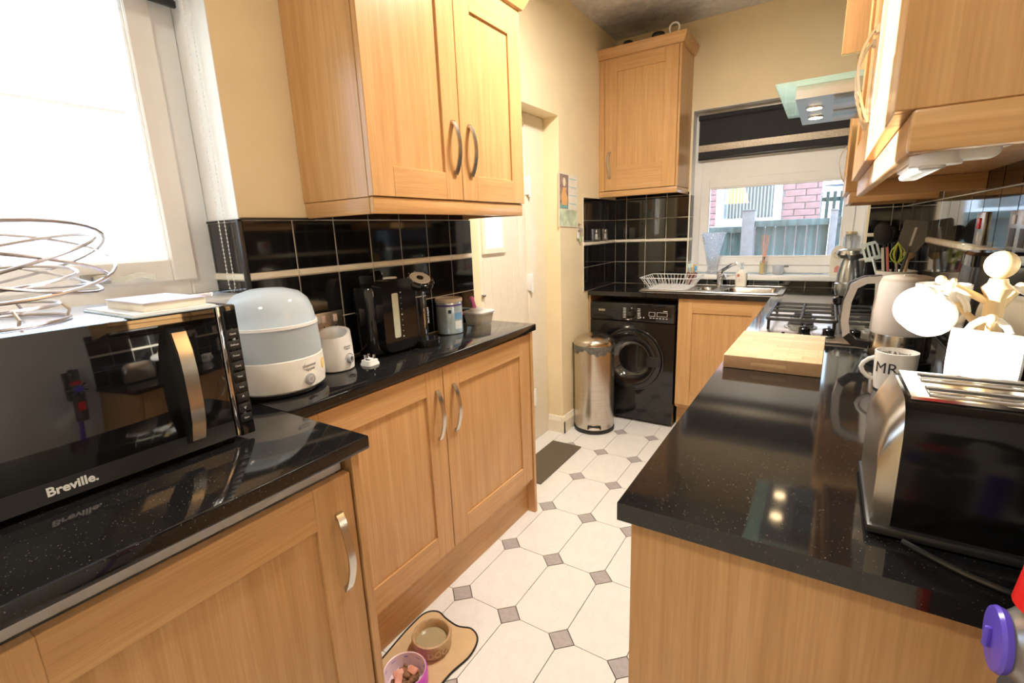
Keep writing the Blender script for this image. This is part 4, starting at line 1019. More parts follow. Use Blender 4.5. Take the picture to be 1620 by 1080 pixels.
# ================================================================== SINK AREA
T = Thing('sink', 'stainless steel one and a half bowl sink with drainer under the back window', 'sink', (-.61, 3.41, ZWR))
SX0, SX1, SY0, SY1 = -1.04, -.188, 3.200, 3.615
zs = ZWR + .0005
T.part('deck', plate('z', zs, zs + .004, SX0, SX1, SY0, SY1, BOWLS), steel_h, smooth=0)
T.part('rim', G().tube([(x, y, zs + .004) for x, y, _ in rr((SX1 - SX0) / 2, (SY1 - SY0) / 2, .03, 0, 6, (SX0 + SX1) / 2, (SY0 + SY1) / 2)], .004, 6, True), steel_h)
for nm, (x0, x1, y0, y1), dep in (('half_bowl', BOWLS[0], .10), ('main_bowl', BOWLS[1], .125)):
    cx, cy, hx, hy = (x0 + x1) / 2, (y0 + y1) / 2, (x1 - x0) / 2, (y1 - y0) / 2
    top = zs + .0042
    out = []
    for p in rr(hx - .008, hy - .008, .05, top, 6, cx, cy):       # square the same ring off onto the deck cut-out
        dx, dy = p[0] - cx, p[1] - cy; k = min(hx / abs(dx) if dx else 9, hy / abs(dy) if dy else 9)
        out.append((cx + dx * k, cy + dy * k, top))
    T.part(nm, G().loft([out, rr(hx - .008, hy - .008, .05, top, 6, cx, cy), rr(hx - .012, hy - .012, .05, top - .01, 6, cx, cy), rr(hx - .02, hy - .02, .045, top - dep + .02, 6, cx, cy), rr(hx - .04, hy - .04, .03, top - dep, 6, cx, cy)], False, True), steel('sink_bowl_steel', (.60, .58, .56), .2, (2, 2, 90)) if 'sink_bowl_steel' not in MATS else MATS['sink_bowl_steel'])
for k in range(6): T.part('drainer_rib', G().box(-1.02, -.74, 3.27 + k * .05, 3.276 + k * .05, zs + .0038, zs + .006, .0008), steel_h)
T = Thing('mixer_tap', 'chrome lever mixer tap behind the sink bowls', 'tap', (-.592, 3.56, zs + .004))
tb = zs + .0042
T.part('body', G().lathe([(.026, 0), (.026, .006), (.021, .012), (.020, .075), (.023, .085), (.022, .10), (.010, .108)], 28, (-.592, 3.56, tb)), chrome)
T.part('spout', G().tube([(-.592, 3.56, tb + .055), (-.575, 3.52, tb + .075), (-.555, 3.47, tb + .085), (-.545, 3.44, tb + .080), (-.542, 3.43, tb + .066)], [.014, .013, .012, .011, .010], 12), chrome)
T.part('lever', G().tube([(-.592, 3.56, tb + .098), (-.560, 3.545, tb + .120), (-.515, 3.525, tb + .150), (-.485, 3.515, tb + .160)], [.013, .012, .010, .008], 10), chrome)
# ---- dish rack
T = Thing('dish_rack', 'white wire dish rack standing on the drainer', 'dish rack', (-.90, 3.40, zs))
z0, z1 = zs + .0085, zs + .083
def rect(x0, x1, y0, y1, z): return [(x0, y0, z), (x1, y0, z), (x1, y1, z), (x0, y1, z)]
RB, RT = (-1.00, -.745, 3.255, 3.53), (-1.055, -.695, 3.235, 3.560)
T.part('bottom_wire', G().tube(rr((RB[1] - RB[0]) / 2, (RB[3] - RB[2]) / 2, .02, z0, 4, (RB[0] + RB[1]) / 2, (RB[2] + RB[3]) / 2), .0024, 6, True), wire_white)
T.part('top_wire', G().tube(rr((RT[1] - RT[0]) / 2, (RT[3] - RT[2]) / 2, .025, z1, 4, (RT[0] + RT[1]) / 2, (RT[2] + RT[3]) / 2), .0032, 6, True), wire_white)
for k in range(13):
    t = k / 12
    xb, xt = RB[0] + .02 + (RB[1] - RB[0] - .04) * t, RT[0] + .03 + (RT[1] - RT[0] - .06) * t
    T.part('rib_wire', G().tube([(xt, RT[2], z1), (xb, RB[2], z0), (xb, RB[3], z0), (xt, RT[3], z1)], .0018, 5), wire_white)
for k in range(7):
    t = k / 6
    yb, yt = RB[2] + .03 + (RB[3] - RB[2] - .06) * t, RT[2] + .035 + (RT[3] - RT[2] - .07) * t
    T.part('cross_wire', G().tube([(RT[0], yt, z1), (RB[0], yb, z0), (RB[1], yb, z0), (RT[1], yt, z1)], .0018, 5), wire_white)
for x in (RB[0] + .02, RB[1] - .02):
    for y in (RB[2] + .02, RB[3] - .02): T.part('foot', G().lathe([(.006, -.0025), (.006, .004)], 10, (x, y, z0)), wire_white)
# ---- brush pot in the rack corner
bp_ = (-.795, 3.60)
T = Thing('brush_pot', 'clear brown patterned pot of dish brushes behind the rack', 'brush pot', (-.790, 3.612, zs + .004))
cx, cy = -.790, 3.612
T.part('pot', G().lathe([(.026, .0045), (.034, .008), (.038, .09), (.036, .0905), (.032, .012)], 24, (cx, cy, zs)), glassmat('brown_patterned_glass', (.60, .32, .24), .08, haze=.55))
for k, (dx, dy, m_, hh) in enumerate(((-.012, -.006, mat('mint_plastic', (.60, .82, .74), .4), .155), (.010, .004, mat('amber_plastic', (.85, .50, .10), .4), .15), (.018, -.008, mat('blue_plastic', (.12, .42, .80), .4), .14), (-.002, .008, mat('beige_wood', (.72, .58, .38), .6), .13))):
    T.part('brush_handle', G().tube([(cx + dx * .4, cy + dy * .4, zs + .015), (cx + dx * 1.2, cy + dy * 1.2, zs + hh - .03)], .004, 8), m_)
    T.part('brush_head', G().box(cx + dx * 1.4 - .010, cx + dx * 1.4 + .010, cy + dy * 1.4 - .006, cy + dy * 1.4 + .006, zs + hh - .035, zs + hh, .005), m_)
# ---- things on the sill
zl = .9985
def vase():
    x, y = -.668, 3.675
    T = Thing('glass_vase', 'flared textured glass vase at the left of the window sill', 'vase', (x, y, zl))
    pr = [(.040, .0005), (.042, .012), (.030, .030), (.031, .06), (.044, .13), (.058, .19), (.072, .255), (.083, .288)]
    inn = [(r - .006, z) for r, z in reversed(pr[2:])]
    m = bpy.data.materials.new('crackle_glass'); m.use_nodes = True; nt = m.node_tree; nt.nodes.clear()
    out = nt.nodes.new('ShaderNodeOutputMaterial'); tc = nt.nodes.new('ShaderNodeTexCoord')
    v = nt.nodes.new('ShaderNodeTexVoronoi'); v.inputs['Scale'].default_value = 130
    nt.links.new(tc.outputs['Object'], v.inputs['Vector'])
    r = _ramp(nt, v.outputs['Distance'], [(.25, (.75, .75, .75)), (.55, (.22, .22, .22))])
    tr = nt.nodes.new('ShaderNodeBsdfTransparent'); tr.inputs[0].default_value = (.95, .97, 1, 1)
    tl = nt.nodes.new('ShaderNodeBsdfTranslucent'); tl.inputs[0].default_value = (.95, .97, 1, 1)
    gl = nt.nodes.new('ShaderNodeBsdfGlossy'); gl.inputs['Roughness'].default_value = .08
    bm_ = nt.nodes.new('ShaderNodeBump'); bm_.inputs['Strength'].default_value = 1.0; bm_.inputs['Distance'].default_value = .004
    nt.links.new(v.outputs['Distance'], bm_.inputs['Height']); nt.links.new(bm_.outputs[0], gl.inputs['Normal'])
    m1 = nt.nodes.new('ShaderNodeMixShader'); m1.inputs[0].default_value = .4
    nt.links.new(tl.outputs[0], m1.inputs[1]); nt.links.new(gl.outputs[0], m1.inputs[2])
    m2 = nt.nodes.new('ShaderNodeMixShader'); nt.links.new(r.outputs[0], m2.inputs[0])
    nt.links.new(tr.outputs[0], m2.inputs[1]); nt.links.new(m1.outputs[0], m2.inputs[2]); nt.links.new(m2.outputs[0], out.inputs[0])
    T.part('vase_body', G().lathe(pr + inn, 40, (x, y, zl)), m)
vase()
T = Thing('reed_diffuser', 'reed diffuser bottle with orange sticks on the window sill', 'diffuser', (-.342, 3.675, zl))
T.part('bottle', G().loft([rr(.022, .018, .004, zl + .0005, cx=-.342, cy=3.675), rr(.022, .018, .004, zl + .088, cx=-.342, cy=3.675), rr(.009, .009, .005, zl + .096, cx=-.342, cy=3.675), rr(.009, .009, .005, zl + .118, cx=-.342, cy=3.675)]), glass_obj)
T.part('oil', G().loft([rr(.012, .014, .003, zl + .006, cx=-.349, cy=3.675), rr(.012, .014, .003, zl + .075, cx=-.349, cy=3.675)]), mat('yellow_oil', (.80, .62, .25), .2))
T.part('silver_neck', G().lathe([(.0105, .100), (.0105, .118)], 16, (-.342, 3.675, zl)), chrome)
for dx, dy in ((-.022, .0), (-.012, .008), (.012, -.006), (.022, .004), (.003, .010)):
    T.part('reed', G().cyl((-.342 + dx * .1, 3.675 + dy * .1, zl + .02), (-.342 + dx, 3.675 + dy, zl + .262), .0018, n=6), mat('orange_reed', (.85, .32, .10), .6) if 'orange_reed' not in MATS else MATS['orange_reed'])
T = Thing('glass_cup', 'small frosted glass cup beside the reed diffuser', 'cup', (-.253, 3.675, zl))
T.part('bowl', G().lathe([(.024, .0005), (.030, .004), (.035, .062), (.033, .0625), (.027, .008)], 28, (-.253, 3.675, zl)), glassmat('milky_cup_glass', (.86, .88, .92), .08, haze=.5))
T.part('handle', G().tube([(-.220, 3.675, zl + .052), (-.200, 3.675, zl + .054), (-.192, 3.675, zl + .053)], .004, 8), black_satin)
T = Thing('soap_bottle', 'white hand soap pump bottle behind the mixer tap', 'soap bottle', (-.463, 3.60, zs))
T.part('bottle', G().loft([rr(.034, .022, .015, zs + .0045, cx=-.463, cy=3.592), rr(.036, .024, .016, zs + .02, cx=-.463, cy=3.592), rr(.036, .024, .016, zs + .095, cx=-.463, cy=3.592), rr(.016, .014, .012, zs + .118, cx=-.463, cy=3.592)]), mat('ivory_plastic', (.88, .84, .74), .35))
T.part('pump', G().lathe([(.012, .1182), (.012, .135), (.005, .137), (.005, .155)], 18, (-.463, 3.592, zs)).box(-.473, -.453, 3.556, 3.60, zs + .153, zs + .163, .004), glassmat('clear_pump_plastic', (.85, .92, .93), .1, haze=.4))
T.part('label_dot', G().prism([(-.478 + .009 * math.cos(a), zs + .078 + .011 * math.sin(a)) for a in circle(16)], 3.5668, 3.5682, 'y'), mat('rust_print', (.62, .22, .16), .5))
T.part('label_stroke', G().tube([(-.478, 3.5675, zs + .050), (-.470, 3.5675, zs + .058), (-.468, 3.5675, zs + .044), (-.480, 3.5675, zs + .036)], .0012, 5), MATS['rust_print'])
# ornamental birdcage clock and jar at the right end of the sill
T = Thing('ornamental_clock', 'white arched ornamental clock at the right end of the sill', 'clock', (.075, 3.66, zl))
arch = [(-.040, 0), (.040, 0), (.040, .13)] + [(.040 * math.cos(a), .13 + .055 * math.sin(a)) for a in [PI * i / 12 for i in range(1, 12)]] + [(-.040, .13)]
T.part('case', G().prism([(.075 + u, zl + .0005 + v) for u, v in arch], 3.650, 3.682, 'y'), mat('antique_white', (.82, .77, .66), .5))
T.part('face', G().prism([(.075 + .030 * math.cos(a), zl + .130 + .030 * math.sin(a)) for a in circle(28)], 3.6475, 3.650, 'y'), mat('aged_cream_face', (.78, .70, .52), .5))
for k in range(12):
    a = k * PI / 6; T.part('hour_mark', G().box(-.001, .001, -.0007, .0007, .020, .027, mtx=Matrix.Translation((.075, 3.647, zl + .130)) @ Matrix.Rotation(a, 4, 'Y')), text_dark)
T.part('hand', G().box(-.001, .001, -.0007, .0007, 0, .018, mtx=Matrix.Translation((.075, 3.6462, zl + .130)) @ Matrix.Rotation(.9, 4, 'Y')), text_dark)
T.part('hand', G().box(-.0008, .0008, -.0007, .0007, 0, .024, mtx=Matrix.Translation((.075, 3.6462, zl + .130)) @ Matrix.Rotation(-1.2, 4, 'Y')), text_dark)
T.part('red_motif', G().prism([(.06, zl + .02), (.09, zl + .02), (.09, zl + .05), (.075, zl + .065), (.06, zl + .05)], 3.6485, 3.6502, 'y'), mat('faded_red', (.72, .28, .24), .6))
T = Thing('storage_jar', 'glass jar with brass lid behind the ornamental clock', 'jar', (.128, 3.70, zl))
T.part('jar', G().lathe([(.034, .0005), (.036, .006), (.036, .235), (.028, .250)], 28, (.128, 3.70, zl)), glass_obj)
T.part('lid', G().lathe([(.034, .2505), (.035, .254), (.033, .266), (.012, .272)], 28, (.128, 3.70, zl)), mat('brass_lid', (.62, .52, .32), .35, metal=.5))

# ================================================================== RIGHT WORKTOP THINGS
zw = ZWR
# ---- gas hob
T = Thing('gas_hob', 'stainless gas hob with black pan supports and knobs set in the right worktop', 'hob', (.07, 2.25, zw))
T.part('plate', G().box(-.187, .325, 1.962, 2.548, zw + .0005, zw + .008, .003), mat('hob_steel', (.74, .70, .64), .30, metal=1, var=.03))
T.part('front_lip', G().box(-.187, .325, 1.955, 1.9615, zw + .0005, zw + .008, .002), steel_h)
for bx, by, r in ((-.055, 2.19, .045), (-.055, 2.41, .036), (.185, 2.19, .036), (.185, 2.41, .045)):
    b_ = T.part('burner', G().lathe([(r + .012, .008), (r + .012, .012), (r, .014), (r, .024)], 28, (bx, by, zw)), silver)
    T.part('burner_cap', G().lathe([(r - .004, .0242), (r - .002, .028), (r - .008, .031)], 28, (bx, by, zw)), cast_iron, b_)
for gx0, gx1 in ((-.168, .060), (.075, .302)):
    gy0, gy1, gz = 2.095, 2.525, zw + .052
    T.part('pan_support', G().tube(rr((gx1 - gx0) / 2, (gy1 - gy0) / 2, .02, gz, 4, (gx0 + gx1) / 2, (gy0 + gy1) / 2), .006, 8, True), cast_iron)
    mx_, my_ = (gx0 + gx1) / 2, (gy0 + gy1) / 2
    T.part('support_bar', G().tube([(mx_, gy0, gz), (mx_, gy1, gz)], .0055, 8), cast_iron)
    for yy in (2.19, my_, 2.41):
        T.part('support_bar', G().tube([(gx0, yy, gz), (gx1, yy, gz)], .0055, 8), cast_iron)
    for xx in (gx0 + .006, gx1 - .006):
        for yy in (gy0 + .012, gy1 - .012):
            T.part('support_leg', G().tube([(xx, yy, gz), (xx, yy, zw + .0085)], .0055, 8), cast_iron)
for x in (-.038, .037, .113, .19):
    k_ = T.part('knob', G().lathe([(.022, .0085), (.022, .014), (.019, .016), (.019, .036), (.017, .038)], 28, (x, 2.028, zw)), black_gloss)
    T.part('knob_grip', G().box(x - .0045, x + .0045, 2.010, 2.046, zw + .038, zw + .046, .002), black_satin, k_)
    T.part('knob_ring', G().tube([(x + .0222 * math.cos(a), 2.028 + .0222 * math.sin(a), zw + .0145) for a in circle(24)], .0009, 5, True), chrome, k_)
T.part('spark_button', G().lathe([(.0055, .0082), (.0055, .016)], 14, (-.105, 2.03, zw)), black_gloss)
# ---- chopping board
T = Thing('chopping_board', 'thick pale end grain chopping board on the right worktop', 'chopping board', (-.10, 1.695, zw), math.radians(-1.0))
T.local = True
hx, hy, th = .125, .192, .040
def endgrain():
    m, nt, b = _new('end_grain_maple')
    tc = nt.nodes.new('ShaderNodeTexCoord'); br = nt.nodes.new('ShaderNodeTexBrick')
    br.inputs['Scale'].default_value = 1.0; br.inputs['Brick Width'].default_value = .075; br.inputs['Row Height'].default_value = .032
    br.inputs['Mortar Size'].default_value = .0006; br.inputs['Color1'].default_value = (.66, .44, .25, 1); br.inputs['Color2'].default_value = (.80, .58, .36, 1); br.inputs['Mortar'].default_value = (.48, .30, .16, 1)
    nt.links.new(tc.outputs['Object'], br.inputs['Vector'])
    n = _noise(nt, 60, 4, .6); r = _ramp(nt, n.outputs['Fac'], [(.3, (.85, .85, .85)), (.7, (1, 1, 1))])
    mx = nt.nodes.new('ShaderNodeMix'); mx.data_type = 'RGBA'; mx.blend_type = 'MULTIPLY'; mx.inputs['Factor'].default_value = 1
    nt.links.new(br.outputs['Color'], mx.inputs['A']); nt.links.new(r.outputs[0], mx.inputs['B']); nt.links.new(mx.outputs['Result'], b.inputs['Base Color'])
    b.inputs['Roughness'].default_value = .5
    return m
T.part('block', G().box(-hx, hx, -hy, hy, .0008, th, .003), endgrain())
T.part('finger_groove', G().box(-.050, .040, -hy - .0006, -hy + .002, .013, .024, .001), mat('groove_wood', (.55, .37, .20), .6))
# ---- toaster
T = Thing('toaster', 'black and steel two slot toaster at the right edge', 'toaster', (.215, .845, zw))
tz = zw
sec = [(.748, .012), (.744, .03), (.744, .10), (.745, .140), (.750, .160), (.760, .176), (.776, .1855), (.80, .1872), (.89, .1872), (.914, .1855), (.930, .176), (.940, .160), (.945, .140), (.946, .10), (.946, .03), (.942, .012)]
def sect(x, k=1.0, zk=1.0): return [(x, .845 + (y - .845) * k, tz + .012 + (z - .012) * zk) for y, z in sec]
T.part('body', G().loft([sect(.106), sect(.332)]), mat('toaster_black', (.006, .006, .0065), .13, spec=.3))
T.part('end_cover', G().loft([sect(.084, .99, .70), sect(.092, 1.006, .85), sect(.1055, 1.010, 1.012)]), steel_v)
T.part('end_cover', G().loft([sect(.333, 1.018, 1.03), sect(.345, 1.01, .8), sect(.350, .985, .72)]), steel_v)
tp = tz + .1872
T.part('top_plate', plate('z', tp, tp + .004,   .112, .330, .778, .912, [(.134, .318, .795, .826), (.134, .318, .864, .895)]), mat('polished_steel_top', (.72, .70, .66), .14, metal=1, var=.03), smooth=0)
for y0_ in (.795, .864):
    T.part('slot_well', G().box(.134, .318, y0_ + .0005, y0_ + .0305, tp - .0004, tp + .0006), mat('dark_slot', (.05, .045, .04), .6) if 'dark_slot' not in MATS else MATS['dark_slot'])
    T.part('slot_rail', G().box(.132, .320, y0_ + .012, y0_ + .018, tp + .0006, tp + .0045, .001), chrome)
    T.part('slot_lip', ring(G(), .1, .2, 0, .01, 0, .01, .001, 'y', 0) if False else G().tube([(.1325, y0_ - .002, tp + .0045), (.3195, y0_ - .002, tp + .0045), (.3195, y0_ + .033, tp + .0045), (.1325, y0_ + .033, tp + .0045)], .0022, 6, True), chrome)
T.part('base', G().box(.080, .352, .738, .952, tz + .004, tz + .0165, .004), black_satin)
T.part('lever', G().box(.351, .357, .835, .865, tz + .075, tz + .088, .002), black_gloss)
for x in (.10, .33):
    for y in (.76, .93): T.part('foot', G().lathe([(.009, .0004), (.009, .0045)], 12, (x, y, tz)), black_satin)
single('mains_flex', G().tube([(.120, .7365, zw + .0045), (.130, .728, zw + .0045), (.150, .712, zw + .0045), (.175, .695, zw + .0045), (.205, .682, zw + .0045), (.245, .676, zw + .0045), (.30, .676, zw + .0045), (.345, .685, zw + .0045)], .004, 8), mat('grey_flex', (.02, .02, .02), .2), 'dark flex curling from under the toaster along the worktop edge', 'cord')
# ---- kettle
kx, ky = .205, 1.75
T = Thing('kettle', 'white and steel jug kettle beside the chopping board', 'kettle', (kx, ky, zw))
T.part('power_base', G().lathe([(.078, .0005), (.080, .004), (.079, .016), (.072, .020)], 40, (kx, ky, zw)), black_satin)
T.part('steel_band', G().lathe([(.070, .0205), (.073, .024), (.072, .092), (.0715, .094)], 48, (kx, ky, zw)), steel('kettle_steel', (.58, .55, .50), .2, (2, 2, 160)))
T.part('jug', G().lathe([(.0716, .0942), (.0735, .10), (.0720, .16), (.067, .235), (.064, .244)], 48, (kx, ky, zw)), mat('grey_white_plastic', (.72, .69, .67), .28))
T.part('lid', G().lathe([(.064, .2442), (.062, .252), (.045, .258), (.001, .260)], 40, (kx, ky, zw)), mat('taupe_lid', (.66, .60, .54), .35))
T.part('lid_tab', G().box(kx - .012, kx + .02, ky - .03, ky - .01, zw + .257, zw + .264, .003), MATS['taupe_lid'])
T.part('spout', G().prism([(kx + .055, ky - .028), (kx + .102, ky), (kx + .055, ky + .028)], zw + .205, zw + .243), MATS['grey_white_plastic'])
hp_ = [(kx - .058, zw + .247), (kx - .095, zw + .244), (kx - .122, zw + .226), (kx - .134, zw + .18), (kx - .136, zw + .12), (kx - .128, zw + .078), (kx - .105, zw + .056), (kx - .070, zw + .052)]
T.part('handle', G().strip([(x, ky, z) for x, z in hp_], (0, 1, 0), .030, .020), MATS['grey_white_plastic'])
T.part('handle_grip', G().strip([(x - .001, ky, z) for x, z in hp_[5:]], (0, 1, 0), .031, .021), black_satin)
T.part('handle_edge', G().strip([(kx - .058 - .001, ky, zw + .2585)] + [(x - (.0115 if i > 1 else .004), ky, z + (.0115 if i < 3 else 0)) for i, (x, z) in enumerate(hp_[1:5], 1)], (0, 1, 0), .024, .002), dark_grey)
def wrapped(T, s, size, x, y, z, r, a, m, bold=0.0, nm='lettering'):
    return T.part(nm, text_g(s, size, .0002, bold, wrap=(r + .0004, a, z)).xf(Matrix.Translation((x, y, 0))), m)
af = math.atan2(-ky, -kx) + .28
wrapped(T, 'Russell', .0115, kx, ky, zw + .072, .0732, af, text_dark, .0002)
wrapped(T, 'Hobbs', .0115, kx, ky, zw + .060, .0732, af, text_dark, .0002)
wrapped(T, 'MAX 1.7 LITRE', .0085, kx, ky, zw + .165, .0725, af, text_dark)
# ---- mugs
mug_white = mat('white_glazed_china', (.88, .86, .82), .12, var=.02)
def mug(name, label, mtx, h=.092, r=.041, group=None, texts=(), m=None, handle_a=0.0):
    T = Thing(name, label, 'mug', None, mtx=mtx, group=group); T.local = True; m = m or mug_white
    T.part('cup', G().lathe([(r * .80, .0008), (r * .88, .004), (r * .95, h * .35), (r, h), (r - .0035, h + .0005), (r * .95 - .0045, h * .35), (r * .80, .008)], 40), m)
    hp = [(r * .95 * math.cos(handle_a), r * .95 * math.sin(handle_a), h * .80)] + [((r + .024 * math.sin(PI * t)) * math.cos(handle_a), (r + .024 * math.sin(PI * t)) * math.sin(handle_a), h * (.82 - .62 * t)) for t in (.12, .3, .5, .7, .88)] + [(r * .93 * math.cos(handle_a), r * .93 * math.sin(handle_a), h * .22)]
    T.part('handle', G().tube(hp, .0055, 10), m)
    for s, size, z, a, mm, inside in texts:
        if inside:
            g = text_g(s, size, .0002, .0001)
            R_ = r - .0045
            for v in g.bm.verts:
                a_ = a - v.co.x / R_; rr_ = R_ - v.co.z - .0006; v.co = Vector((rr_ * math.cos(a_), rr_ * math.sin(a_), z + v.co.y))
            T.part('rim_lettering', g, mm)
        else: T.part('lettering', text_g(s, size, .0002, 0.0, wrap=(r * .975 + .0007, a, z)), mm)
    return T
mug('coffee_mug', 'white mug lettered MR standing behind the toaster', Matrix.Translation((.172, 1.47, zw)), .098, .044,
    texts=(('MR', .038, .060, math.atan2(-1.47, -.172) - .42, text_dark, False), ('\u2665 LOVE & loved', .012, .084, math.atan2(1.47, .172) + .35, text_dark, True)), handle_a=PI * .96)
# ---- mug tree
mx_, my_ = .262, 1.17
T = Thing('mug_tree', 'turned pale wooden mug tree glowing in the sun behind the toaster', 'mug tree', (mx_, my_, zw))
T.part('base', G().lathe([(.072, .0005), (.074, .006), (.070, .016), (.030, .020)], 36, (mx_, my_, zw)), pine)
T.part('post', G().lathe([(.016, .019), (.013, .04), (.013, .20), (.016, .215), (.014, .225), (.014, .275), (.019, .285), (.022, .292), (.014, .300), (.012, .308)], 28, (mx_, my_, zw)), pine)
T.part('finial', G().ball((mx_, my_, zw + .332), .023, (1, 1, 1.05), n=24), pine)
ARMS = [(PI + .02, .262), (-PI / 2 - .22, .205), (.95, .245), (PI - 1.12, .205)]
pegs = []
for a, z in ARMS:
    d = Vector((math.cos(a), math.sin(a), .55)).normalized(); p0 = Vector((mx_, my_, zw + z)); p1 = p0 + d * .088
    T.part('peg', G().cyl(tuple(p0 + d * .008), tuple(p1), .0068, .0058, 14).ball(tuple(p1), .0085, n=12), pine)
    pegs.append((a, p0 + d * .072))
def hung(k, label, texts=(), side=1, upright=False, r=.044, h=.092):
    a, p = pegs[k]
    ax = Vector((math.cos(a), math.sin(a), 0)); tg = Vector((-math.sin(a), math.cos(a), 0)) * side
    if upright: hdir, zax = -ax, Vector((0, 0, 1))                   # handle towards the post, mouth up
    else:       hdir, zax = (Vector((0, 0, .876)) - ax * .48).normalized(), tg   # hangs by its handle, lying on its side
    yax = zax.cross(hdir)
    m_ = Matrix.Identity(4)
    for i in range(3): m_[i][0] = hdir[i]; m_[i][1] = yax[i]; m_[i][2] = zax[i]
    o = p - hdir * (r + .0165) - zax * (h * .50)
    for i in range(3): m_[i][3] = o[i]
    return mug('hanging_mug', label, m_, h, r, texts=texts)
hung(0, 'white mug hanging on the left peg of the mug tree, nearest the kettle', side=-1)
hung(1, 'white mug hanging at the front of the mug tree above the toaster', side=-1)
hung(2, 'white mug hanging at the back right of the mug tree by the wall')
hung(3, 'white mug lettered MRS held upright at the back left of the mug tree', upright=True, texts=(('MRS', .036, .048, 1.75, text_dark, False),))
# ---- black canister
T = Thing('storage_canister', 'glossy black canister with steel trim against the right wall tiles', 'canister', (.310, 1.42, zw))
T.part('body', G().loft([rr(.048, .060, .02, zw + z, cx=.310, cy=1.42) for z in (.0005, .30)] + [rr(.046, .058, .019, zw + .312, cx=.310, cy=1.42)]), mat('dark_bronze_gloss', (.035, .032, .028), .3, spec=.4))
T.part('lid', G().loft([rr(.049, .061, .02, zw + z, cx=.310, cy=1.42) for z in (.3125, .335)] + [rr(.043, .055, .018, zw + .342, cx=.310, cy=1.42)]), black_gloss)
T.part('lid_clip', G().box(.291, .305, 1.3555, 1.361, zw + .305, zw + .330, .002), white_soft)
# ---- switches on the right wall
for lab, y, w, red in (('steel cooker switch with a red rocker on the right wall tiles', 1.83, .088, True), ('steel double socket on the right wall tiles nearest the viewer', 1.50, .148, False)):
    T = Thing('wall_switch' if red else 'wall_socket', lab, 'switch' if red else 'socket', (XR - .008, y, 1.20))
    T.part('plate', G().box(XR - .014, XR - .0078, y - w / 2, y + w / 2, 1.258, 1.345, .001), steel_v)
    if red:
        T.part('rocker', G().box(XR - .018, XR - .0135, y - .012, y + .012, 1.300, 1.330, .002), red_plastic)
        T.part('label_plate', G().box(XR - .0148, XR - .0135, y - .012, y + .012, 1.268, 1.292), text_light)
    else:
        for yy in (y - .035, y + .035):
            T.part('switch', G().box(XR - .017, XR - .0135, yy - .010, yy + .010, 1.315, 1.335, .002), white_soft)
            T.part('outlet', G().box(XR - .0148, XR - .0135, yy - .020, yy + .020, 1.266, 1.306, .001), dark_grey)
# ---- pod coffee machine
cx_, cy_ = .125, 3.02
T = Thing('coffee_machine', 'silver pod coffee machine in the corner beyond the hob', 'coffee machine', (cx_, cy_, zw))
T.part('drip_base', G().lathe([(.050, .0005), (.056, .006), (.058, .03), (.050, .036)], 32, (cx_ - .012, cy_ - .06, zw)), black_gloss)
T.part('cup_bowl', G().lathe([(.030, .0365), (.050, .045), (.060, .075), (.058, .105), (.046, .110)], 36, (cx_ - .012, cy_ - .06, zw)), silver)
T.part('column', G().loft([rr(.050 * k, .060 * k, .03, zw + z, cx=cx_ + dx, cy=cy_ + .035) for z, k, dx in ((.0005, 1.1, .012), (.06, 1.05, .010), (.14, .95, .016), (.215, .80, .026))]), silver)
T.part('front_shell', G().loft([[(cx_ - .012 + r * math.cos(a) * 1.0, cy_ - .02 + r * math.sin(a), zw + z) for a in circle(32)] for r, z in ((.052, .1105), (.050, .15), (.040, .20), (.034, .222))]), silver)
T.part('brew_head', G().lathe([(.030, .2225), (.055, .232), (.066, .250), (.062, .268), (.040, .276)], 36, (cx_ - .008, cy_ - .03, zw)), silver)
T.part('head_band', G().lathe([(.0665, .247), (.0665, .253)], 36, (cx_ - .008, cy_ - .03, zw), cap0=False, cap1=False), chrome)
T.part('lever', G().tube([(cx_ + .05, cy_ - .03, zw + .255), (cx_ + .078, cy_ - .045, zw + .25), (cx_ + .090, cy_ - .055, zw + .235)], .010, 10), black_satin)
# ---- utensil pot with utensils
ux, uy = .275, 2.72
T = Thing('utensil_pot', 'white ceramic utensil pot behind the kettle', 'utensil pot', (ux, uy, zw))
T.part('pot', G().lathe([(.058, .0005), (.062, .006), (.072, .175), (.074, .190), (.069, .191), (.065, .172), (.055, .012)], 40, (ux, uy, zw)), white_gloss)
def utensil(name, label, base, top, build):
    b, t = Vector(base), Vector(top); d = (t - b)
    T = Thing(name, label, 'utensil', tuple(b)); 
    z = d.normalized(); y = Vector((0, 1, 0)); y = (y - z * y.dot(z)).normalized(); x = y.cross(z)
    m_ = Matrix.Identity(4)
    for i in range(3): m_[i][0] = x[i]; m_[i][1] = y[i]; m_[i][2] = z[i]; m_[i][3] = b[i]
    build(T, m_, d.length); return T
def spat(w, h, m, slots, hm=None):
    def f(T, M_, L):
        T.part('handle', G().tube([(0, 0, 0), (0, 0, L - h + .01)], .0055, 8).xf(M_), hm or m)
        cells = [(-w / 2, w / 2, L - h, L)]
        out = [(-w * .28, L - h), (w * .28, L - h), (w * .5, L - h * .62), (w * .5, L - h * .06), (w * .42, L), (-w * .42, L), (-w * .5, L - h * .06), (-w * .5, L - h * .62)]
        if slots == 1:
            # blade in two halves around one long slot
            T.part('blade', G().prism([(u, v) for u, v in out], -.002, .002, 'y').xf(M_), m)
            T.part('slot', G().box(-.0045, .0045, -.0026, .0026, L - h * .80, L - h * .22, .001, mtx=M_ @ Matrix.Translation((0, 0, 0))), text_light)
        else:
            n = slots; ww = w / (2 * n + 1)
            hole = [(-w / 2 + ww * (2 * k + 1), -w / 2 + ww * (2 * k + 2), L - h * .78, L - h * .16) for k in range(n)]
            T.part('blade', plate('y', -.002, .002, -w / 2, w / 2, L - h, L, hole).xf(M_), m, smooth=0)
    return f
